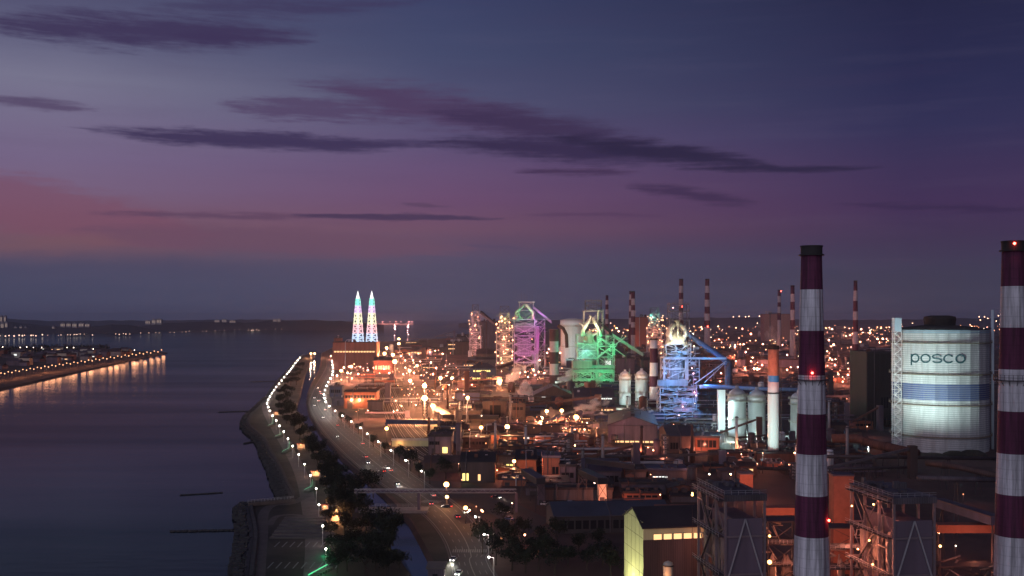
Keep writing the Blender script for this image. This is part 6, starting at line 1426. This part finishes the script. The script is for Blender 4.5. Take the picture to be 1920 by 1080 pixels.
for px, py, y, pw in ((1446,1052,292,2600),(1478,1012,296,1100),(1768,1022,277,1200),(1800,1050,276,1500),(1300,1060,256,400),(1572,1010,294,900)):
    p = P(px, py, y); light((p.x, p.y-1.5, p.z), pw, SOD, .3)
t = thing('flood_lamp', 'big orange-yellow lamp between left boiler frame and nearest chimney', 'lamp', P(1443,1054,290)); mb = MB(); mb.sphere((0,0,0),.62); mb.build('lamp_head', G_orb, t); mb = MB(); mb.bar((0,0,0),(0,0,-P(1443,1054,290).z),.09); mb.build('pole', steel, t)
for px, py, y, lb in ((1443,1005,290,'orange lamp above the big one beside the left boiler frame'),(1763,1024,278,'orange lamp on the burner housing by the right boiler frame'),(1868,1023,290,'pale lamp against the edge chimney foot'),(1298,928,300,'starry lamp at the top corner of the left boiler frame')):
    p = P(px,py,y); t = thing('flood_lamp', lb, 'lamp', p); mb = MB(); mb.sphere((0,0,0),.36); mb.build('lamp_head', G_orb, t); mb = MB(); mb.bar((0,0,0),(0,0,-p.z),.07); mb.build('pole', steel, t)

# ------------------------------------------------------------------ opposite spit on the left
spit = [(-900,700),(-300,652),(0,652),(80,654),(160,655),(240,657),(312,660.5),(290,666),(240,676),(180,689),(110,704),(50,717),(0,728),(-200,760),(-900,900)]
land('spit_ground', [G(*p) for p in spit], 0, park, 3, 6)
strip('spit_road', [(-60,709),(0,700),(40,694),(80,688),(130,681),(180,675),(230,669),(270,665),(300,662)], 20, .08, concl)
i = 0
rs = random.Random(8)
SGP = 'lamps along the shore road of the opposite spit'
proto_l = None
for k in range(46):
    f = k/45; px = -5+308*f; py = 706-44*f**.93 if f < .99 else 661.5; py -= 3+(1 if k % 2 else 0)*2.4
    h = 10; y = gy(py, h); r = y*.00052; b = ((px-960)*y/F, y, 0)
    if k in (0, 12, 24, 36):
        t = thing('spit_lamp', None, 'lamp', b); mb = MB(); mb.bar((0,0,0),(0,0,h),.25,5); a_ = mb.build('pole', steel, t); mb = MB(); mb.sphere((0,0,h),r,8,5); b_ = mb.build('lamp_head', glow('spit_lamp', (1,.46,.20), 3.4), t); cur = (t,[a_,b_]); o = t
    else: o = dup(cur[0], cur[1], b)
    light((0,rs.uniform(0,34),6), rs.choice((6000,2600,1800,4000)), (1,.31,.13), 4.5, o)
    tag(o, f'orange lamp along the spit shore road, {ordinal(46-k)} in from its tip', 'lamp', SGP)
hp = None
for k in range(70):
    px = rs.uniform(-30, 230); py = rs.uniform(659, 694-(px*.12)); y = gy(py); x = (px-960)*y/F
    ps = 706-44*max(0,(px+5)/308)
    if py > ps-4: continue
    wd = rs.uniform(12,26); h = rs.uniform(5,14); m = rs.choice((mauves, concrete, cream, brick))
    t = thing('spit_house', None, 'house', (x,y,0), rs.uniform(-.5,.5)); mb = MB(); mb.box(0,wd,0,wd*.7,0,h); mb.build('wall', m, t); mb = MB()
    mb.quad((-.6,-.6,h),(wd+.6,-.6,h),(wd+.6,wd*.35,h+3.5),(-.6,wd*.35,h+3.5)); mb.quad((-.6,wd*.35,h+3.5),(wd+.6,wd*.35,h+3.5),(wd+.6,wd*.7+.6,h),(-.6,wd*.7+.6,h)); mb.build('roof', rs.choice((roofb, roofp)), t)
    if k % 3 == 0: mb = MB(); mb.box(wd*.3,wd*.6,-.1,.1,h*.4,h*.7); mb.build('window', rs.choice((W_, WW)), t)
    t['pxpy'] = (px, py); pend(t, {mauves.name:'mauve', concrete.name:'grey', cream.name:'pale', brick.name:'reddish'}[m.name]+' house on the spit', 'house', 'houses on the opposite spit')
mb = MB(); r2 = random.Random(3)
for k in range(2600):
    px = r2.uniform(-60,205); py = r2.uniform(653.5,660+max(0,(120-px))*.06); y = gy(py); x = (px-960)*y/F; zz = r2.uniform(1,13)
    a = Vector((r2.uniform(-1,1),r2.uniform(-1,1),r2.uniform(-1,1)))*3.4; b = Vector((r2.uniform(-1,1),r2.uniform(-1,1),r2.uniform(-1,1)))*3.4; p = Vector((x,y,zz)); mb.quad(p,p+a,p+a+b,p+b)
o = mb.build('wood', leaf); o['kind'] = 'stuff'; tag(o, 'dark wood covering the back of the opposite spit', 'wood')
for k, (px, py) in enumerate(((5,651),(38,652),(50,651),(63,652),(78,652),(126,652),(138,652),(175,655),(192,655),(213,655),(252,657))):
    t = lamp_post(px, py, 12, 'breakwater_lamp', '', 'pale lamps behind the wood of the spit', 'globe', G_wm, 0, WHT, label=f'pale lamp behind the dark wood of the spit, {ordinal(k+1)} from the frame edge')

# ------------------------------------------------------------------ far coast: hills, lights, apartment blocks; far pier
def hills(name, y, prof, depth, mt):
    mb = MB(); n = len(prof)
    row = lambda f, dy: [((px-960)*(y+dy)/F, y+dy, max(-3, H-(py-HY)*y/F)*f-(3 if f == 0 else 0)) for px, py in prof]
    rows = [row(0,-900), row(.35,-500), row(.8,-150), row(1,0), row(.8,depth*.5), row(0,depth)]
    for r0, r1 in zip(rows, rows[1:]):
        for i in range(n-1): mb.quad(r0[i], r0[i+1], r1[i+1], r1[i])
    return structure(mb.build(name, mt))
hillm = mat('far_hill', (.022,.028,.03), .95, 0, .4, .004)
rh = random.Random(2)
def prof(pts, st, amp):
    out = []
    for (a,b),(c,d) in zip(pts, pts[1:]):
        k = max(1,int((c-a)/st))
        for i in range(k): out.append((a+(c-a)*i/k, b+(d-b)*i/k+rh.uniform(-amp,amp)))
    return out+[pts[-1]]
hills('hills', 9500, prof([(-400,600),(0,602),(60,607),(80,610),(130,614),(180,612),(225,608),(262,613),(300,606),(350,604),(420,603),(470,605),(510,600),(545,602),(590,600),(640,602),(690,606),(720,609)],12,1.0), 2500, hillm)
hills('hills', 7600, prof([(-400,608),(60,612),(90,613),(150,614),(210,609),(240,609.5),(275,616),(290,618)],10,.8), 900, hillm)
hills('hills', 16000, prof([(-500,594),(0,597),(90,602),(180,601),(300,601),(480,599),(620,601),(700,605)],14,.8), 4000, hillm)
hills('hills', 14000, prof([(860,606),(900,603),(1000,600),(1150,598),(1300,596),(1380,595),(1430,596),(1500,599),(1600,600),(1750,598),(1800,597),(1900,596),(2300,594)],16,.8), 4000, hillm)
hl = None
pts_ = []
for k in range(15): pts_.append((2+5.3*k, 630.5-k*.12, 5))
for k in range(9): pts_.append((90+9*k, 628.5-k*.2, 2))
for k in range(8): pts_.append((128+6*k, 627.3, 3))
for k in range(7): pts_.append((215+5*k, 626.4, 3))
for k in range(26): pts_.append((262+8.8*k, 625.4-k*.36, 2))
for k in range(9): pts_.append((466+2.6*k, 619.6-k*.1, 4))
for k in range(22): pts_.append((495+8*k, 617-k*.14, 2))
fp = None
for k, (px, py, sz) in enumerate(pts_):
    if k % 7 in (2, 5): continue
    sz = max(1, sz-rs.choice((0,0,1,2)))
    py += rs.uniform(-1.3,.9); y = gy(py, 8); b = ((px+rs.uniform(-4,4)-960)*y/F, y, -2)
    if sz not in (LH2 := globals().setdefault('LH2', {})):
        t = thing('coast_lamp', None, 'lamp', b); mb = MB(); mb.bar((0,0,0),(0,0,10),.6,4); a_ = mb.build('pole', steel, t); mb = MB(); mb.sphere((0,0,10),.9+.55*sz,6,4); b_ = mb.build('lamp_head', glow('coast_lamp', (1,.62,.45), 2.4), t); LH2[sz] = (t,[a_,b_]); o = t
    else: o = dup(LH2[sz][0], LH2[sz][1], b)
    tag(o, f'tiny pale lamp on the far shoreline, {ordinal(k+1)} in from the frame edge', 'lamp', 'lamps along the far shoreline')
hz_m = mat('far_block_wall', (.34,.30,.30), .8, 0, .15, .02)
def block(px, pyt, pyb, wpx, y, lab=None):
    s = y/F; t = thing('apartment_block', None, 'apartment block', ((px-960)*s, y, max(-2, H-(pyb-HY)*s)-3)); L = wpx*s; h = (pyb-pyt)*s+3
    mb = MB(); mb.box(0,L,0,24,0,h); mb.build('wall', hz_m, t); mb = MB(); mb.box(L*.3,L*.6,4,18,h,h+5); mb.build('roof_house', hz_m, t)
    mb = MB(); n = 4
    for i in range(3): mb.box(L*(.12+.3*i),L*(.26+.3*i),-.3,.1,h*.3,h*.8)
    mb.build('window', glow('far_window', (1,.7,.5), .35), t); t['pxpy'] = (px, pyb); return t
nb = 0
for px, pyt, pyb, wpx in ((0,592,606,4),(7,592,606,4),(1,605,618,6),(9,604,616,5),(113,606,613,9),(124,606,613,9),(135,606,614,9),(147,606,613,10),(159,607,613,9),(272,601,608,10),(284,599,608,8),(293,598,608,10),(26,614,624,5),(36,613,624,5),(45,615,625,5),(97,614,625,5),(402,600,604,10),(416,599,604,9),(430,601,605,12),(512,599,603,7),(520,598,603,6)):
    t = block(px, pyt, pyb, wpx, 9300 if pyb < 612 else 7400); nb += 1
    tag(t, f'pale apartment block on the far coast, {ordinal(nb)} counted inland to works', 'apartment block', 'apartment blocks on the far coast')
for px0, px1, yy, nm in ((706,776,20500,'long lit loading pier on the horizon right of the twin towers'),):
    s = yy/F; L = (px1-px0)*s; t = thing('loading_pier', nm, 'pier', ((px0-960)*s, yy, -2)); mb = MB(); mb.box(0,L,0,60,0,16); mb.build('deck', concrete, t)
    for k, f in enumerate((.0,.17,.36,.53,.66,.86,.95)):
        mb = MB(); mb.bar((L*f,0,16),(L*f,0,44),2); mb.build('mast', steel, t)
        mb = MB(); mb.box(L*f-9-8*(k>0),L*f+14+12*(k in (5,6)),-6,6,44,54); mb.build('lamp', glow('pier_lamp', (1,.42,.40), 2.6), t)
    for f in (.2,.5,.85): light((L*f,-90,60), 4.0e6, (1,.3,.25), 5, t)
# lamps up the hillside behind the works
k = 0
for px, py in ((1375,594),(1386,593),(1398,594),(1404,593),(1424,593),(1836,594),(1846,594),(1852,597),(1838,600),(1868,602),(1905,592),(1872,592),(1690,608),(1711,606),(1819,609),(1875,608),(1304,620),(1145,606),(1205,597),(1240,600),(1251,597),(1230,602),(1224,594),(1243,592),(1420,606),(1560,612)):
    yy = 13300; b = P(px, py, yy); t = thing('hillside_lamp', None, 'lamp', (b.x, b.y, 0)); mb = MB(); mb.bar((0,0,0),(0,0,b.z),.8,4); mb.build('pole', steel, t); mb = MB(); mb.sphere((0,0,b.z),6.5,6,4); mb.build('lamp_head', glow('hill_lamp', (1,.55,.35), 8), t); k += 1
    tag(t, f'tiny warm lamp on the hills behind the works, {ordinal(k)} met from the sea side', 'lamp', 'lamps on the hills behind the works')

# ------------------------------------------------------------------ steam
def plume(name, lab, a, b, r0, dens, col):
    """soft puff between two points: an ellipsoid filled with thinning, noisy vapour"""
    a, b = Vector(a), Vector(b); L = (b-a).length/2*1.15; mb = MB(); mb.sphere((0,0,0), 1, 20, 12); o = mb.build(name, [], None, True)
    o.location = (a+b)/2; o.scale = (r0, r0, L); o.rotation_euler = (b-a).to_track_quat('Z', 'Y').to_euler(); o['kind'] = 'stuff'; tag(o, lab, 'steam')
    m = bpy.data.materials.new(name); m.use_nodes = True; t = m.node_tree; t.nodes.remove(t.nodes['Principled BSDF'])
    v = t.nodes.new('ShaderNodeVolumePrincipled'); v.inputs['Color'].default_value = (*col, 1)
    oc = t.nodes.new('ShaderNodeTexCoord'); mp = t.nodes.new('ShaderNodeMapping'); mp.inputs['Scale'].default_value = (1.5, 1.5, 1.5*L/r0*.45); t.links.new(oc.outputs['Object'], mp.inputs[0])
    n = t.nodes.new('ShaderNodeTexNoise'); n.inputs['Scale'].default_value = 1.3; n.inputs['Detail'].default_value = 5; t.links.new(mp.outputs[0], n.inputs['Vector'])
    ln = t.nodes.new('ShaderNodeVectorMath'); ln.operation = 'LENGTH'; t.links.new(oc.outputs['Object'], ln.inputs[0])
    su_ = t.nodes.new('ShaderNodeMath'); su_.operation = 'MULTIPLY_ADD'; t.links.new(n.outputs['Fac'], su_.inputs[0]); su_.inputs[1].default_value = 1.5; su_.inputs[2].default_value = -.55
    sb = t.nodes.new('ShaderNodeMath'); sb.operation = 'SUBTRACT'; t.links.new(su_.outputs[0], sb.inputs[0])
    p2 = t.nodes.new('ShaderNodeMath'); p2.operation = 'POWER'; t.links.new(ln.outputs['Value'], p2.inputs[0]); p2.inputs[1].default_value = 2.2
    ml = t.nodes.new('ShaderNodeMath'); ml.operation = 'MULTIPLY'; t.links.new(p2.outputs[0], ml.inputs[0]); ml.inputs[1].default_value = .75; t.links.new(ml.outputs[0], sb.inputs[1])
    r = t.nodes.new('ShaderNodeMapRange'); r.inputs[1].default_value = 0; r.inputs[2].default_value = .6; r.inputs[3].default_value = 0; r.inputs[4].default_value = dens; t.links.new(sb.outputs[0], r.inputs[0]); t.links.new(r.outputs[0], v.inputs['Density'])
    t.links.new(v.outputs[0], t.nodes['Material Output'].inputs['Volume']); o.data.materials.append(m); return o
plume('steam', 'rosy steam plume rising left of the dark gabled hall', P(990,760,1085), P(982,708,1140), 12, 0.960, (1,.9,.9))
plume('steam', 'thin rosy steam smear behind the glowing yellow platform', P(938,736,1180), P(992,672,1280), 12, 0.360, (1,.9,.9))
plume('steam', 'pale steam puff at the foot of the green-lit furnace', P(1040,720,1200), P(1088,694,1230), 10, 0.840, (1,1,1))
plume('steam', 'orange-lit steam plume lying across the yard under the mauve hall', P(1056,778,866), P(1160,746,915), 8, 0.840, (1,.9,.85))
plume('steam', 'small glowing steam puff at the foot of the blue-lit furnace', P(1184,782,850), P(1220,764,865), 4.5, 1.320, (1,.95,.85))
plume('steam', 'faint rosy steam trail above the slim white stack', P(1452,652,626), P(1444,604,640), 6, 0.300, (1,.85,.85))
for px, py, y, pw, c in ((985,735,1068,20000,(1,.55,.5)),(960,705,1175,24000,(1,.5,.5)),(1060,700,1180,18000,(.65,.95,1)),(1125,758,868,16000,(1,.5,.36)),(1085,772,858,9000,(1,.55,.3))):
    p = P(px,py,y); light(p, pw, c, 1.5)  # added lights without fixtures, placed to brighten the steam

# ------------------------------------------------------------------ finish labels: what each repeated thing stands out from
groups = {}
for o, d in PENDING:
    if 'pxpy' in o.keys(): px, py = o['pxpy']
    else: x, y, zz = o.location; px, py = 960+x*F/y, HY+H*F/y-(0)
    if d.endswith('on the spit') : best = ('the tip of the spit', 312, 661)
    elif d == 'dark leafy tree':
        LT = [('the striped canopy',632,980),('the canal bridge',740,958),('the promontory shelter',517,779),('the crosswalk',880,1030),('the promenade kiosk',592,895),('the canal mouth',587,664),('the jetty',530,940),('the pump house',815,1080),('the rail portal',724,815),('the green-lit bush',614,1040),('the canal bend',570,760),('the garden terraces',520,1000),('the gable-ended office',1030,980)]
        best = min(LT, key=lambda l: math.hypot(l[1]-px, (l[2]-py)*1.5))
    else:
        hh = 0
        best = min(LM, key=lambda l: math.hypot(l[1]-px, (l[2]-py)*1.8))
    groups.setdefault((d, best[0]), []).append((math.hypot(best[1]-px, best[2]-py), o))
for (d, lm), L in groups.items():
    L.sort(key=lambda q: q[0])
    for i, (_, o) in enumerate(L):
        o['label'] = f'{d} near {lm}' if len(L) == 1 else f'{d}, {ordinal(i+1)} out from {lm}'
        if 'pxpy' in o.keys(): del o['pxpy']
for o in C.objects:
    if 'pxpy' in o.keys(): del o['pxpy']

# ------------------------------------------------------------------ night air over the sea and the works
hz = MB(); hz.box(-24000, 24000, -150, 26000, -4, 230); ho = hz.build('haze', []); ho['kind'] = 'stuff'; tag(ho, 'thin evening haze over the sea and the works', 'haze')
hm = bpy.data.materials.new('haze'); hm.use_nodes = True; t = hm.node_tree; t.nodes.remove(t.nodes['Principled BSDF']); v = t.nodes.new('ShaderNodeVolumePrincipled')
v.inputs['Color'].default_value = (.74, .84, 1, 1); v.inputs['Density'].default_value = 3.8e-5; v.inputs['Anisotropy'].default_value = .3
t.links.new(v.outputs[0], t.nodes['Material Output'].inputs['Volume']); ho.data.materials.append(hm)
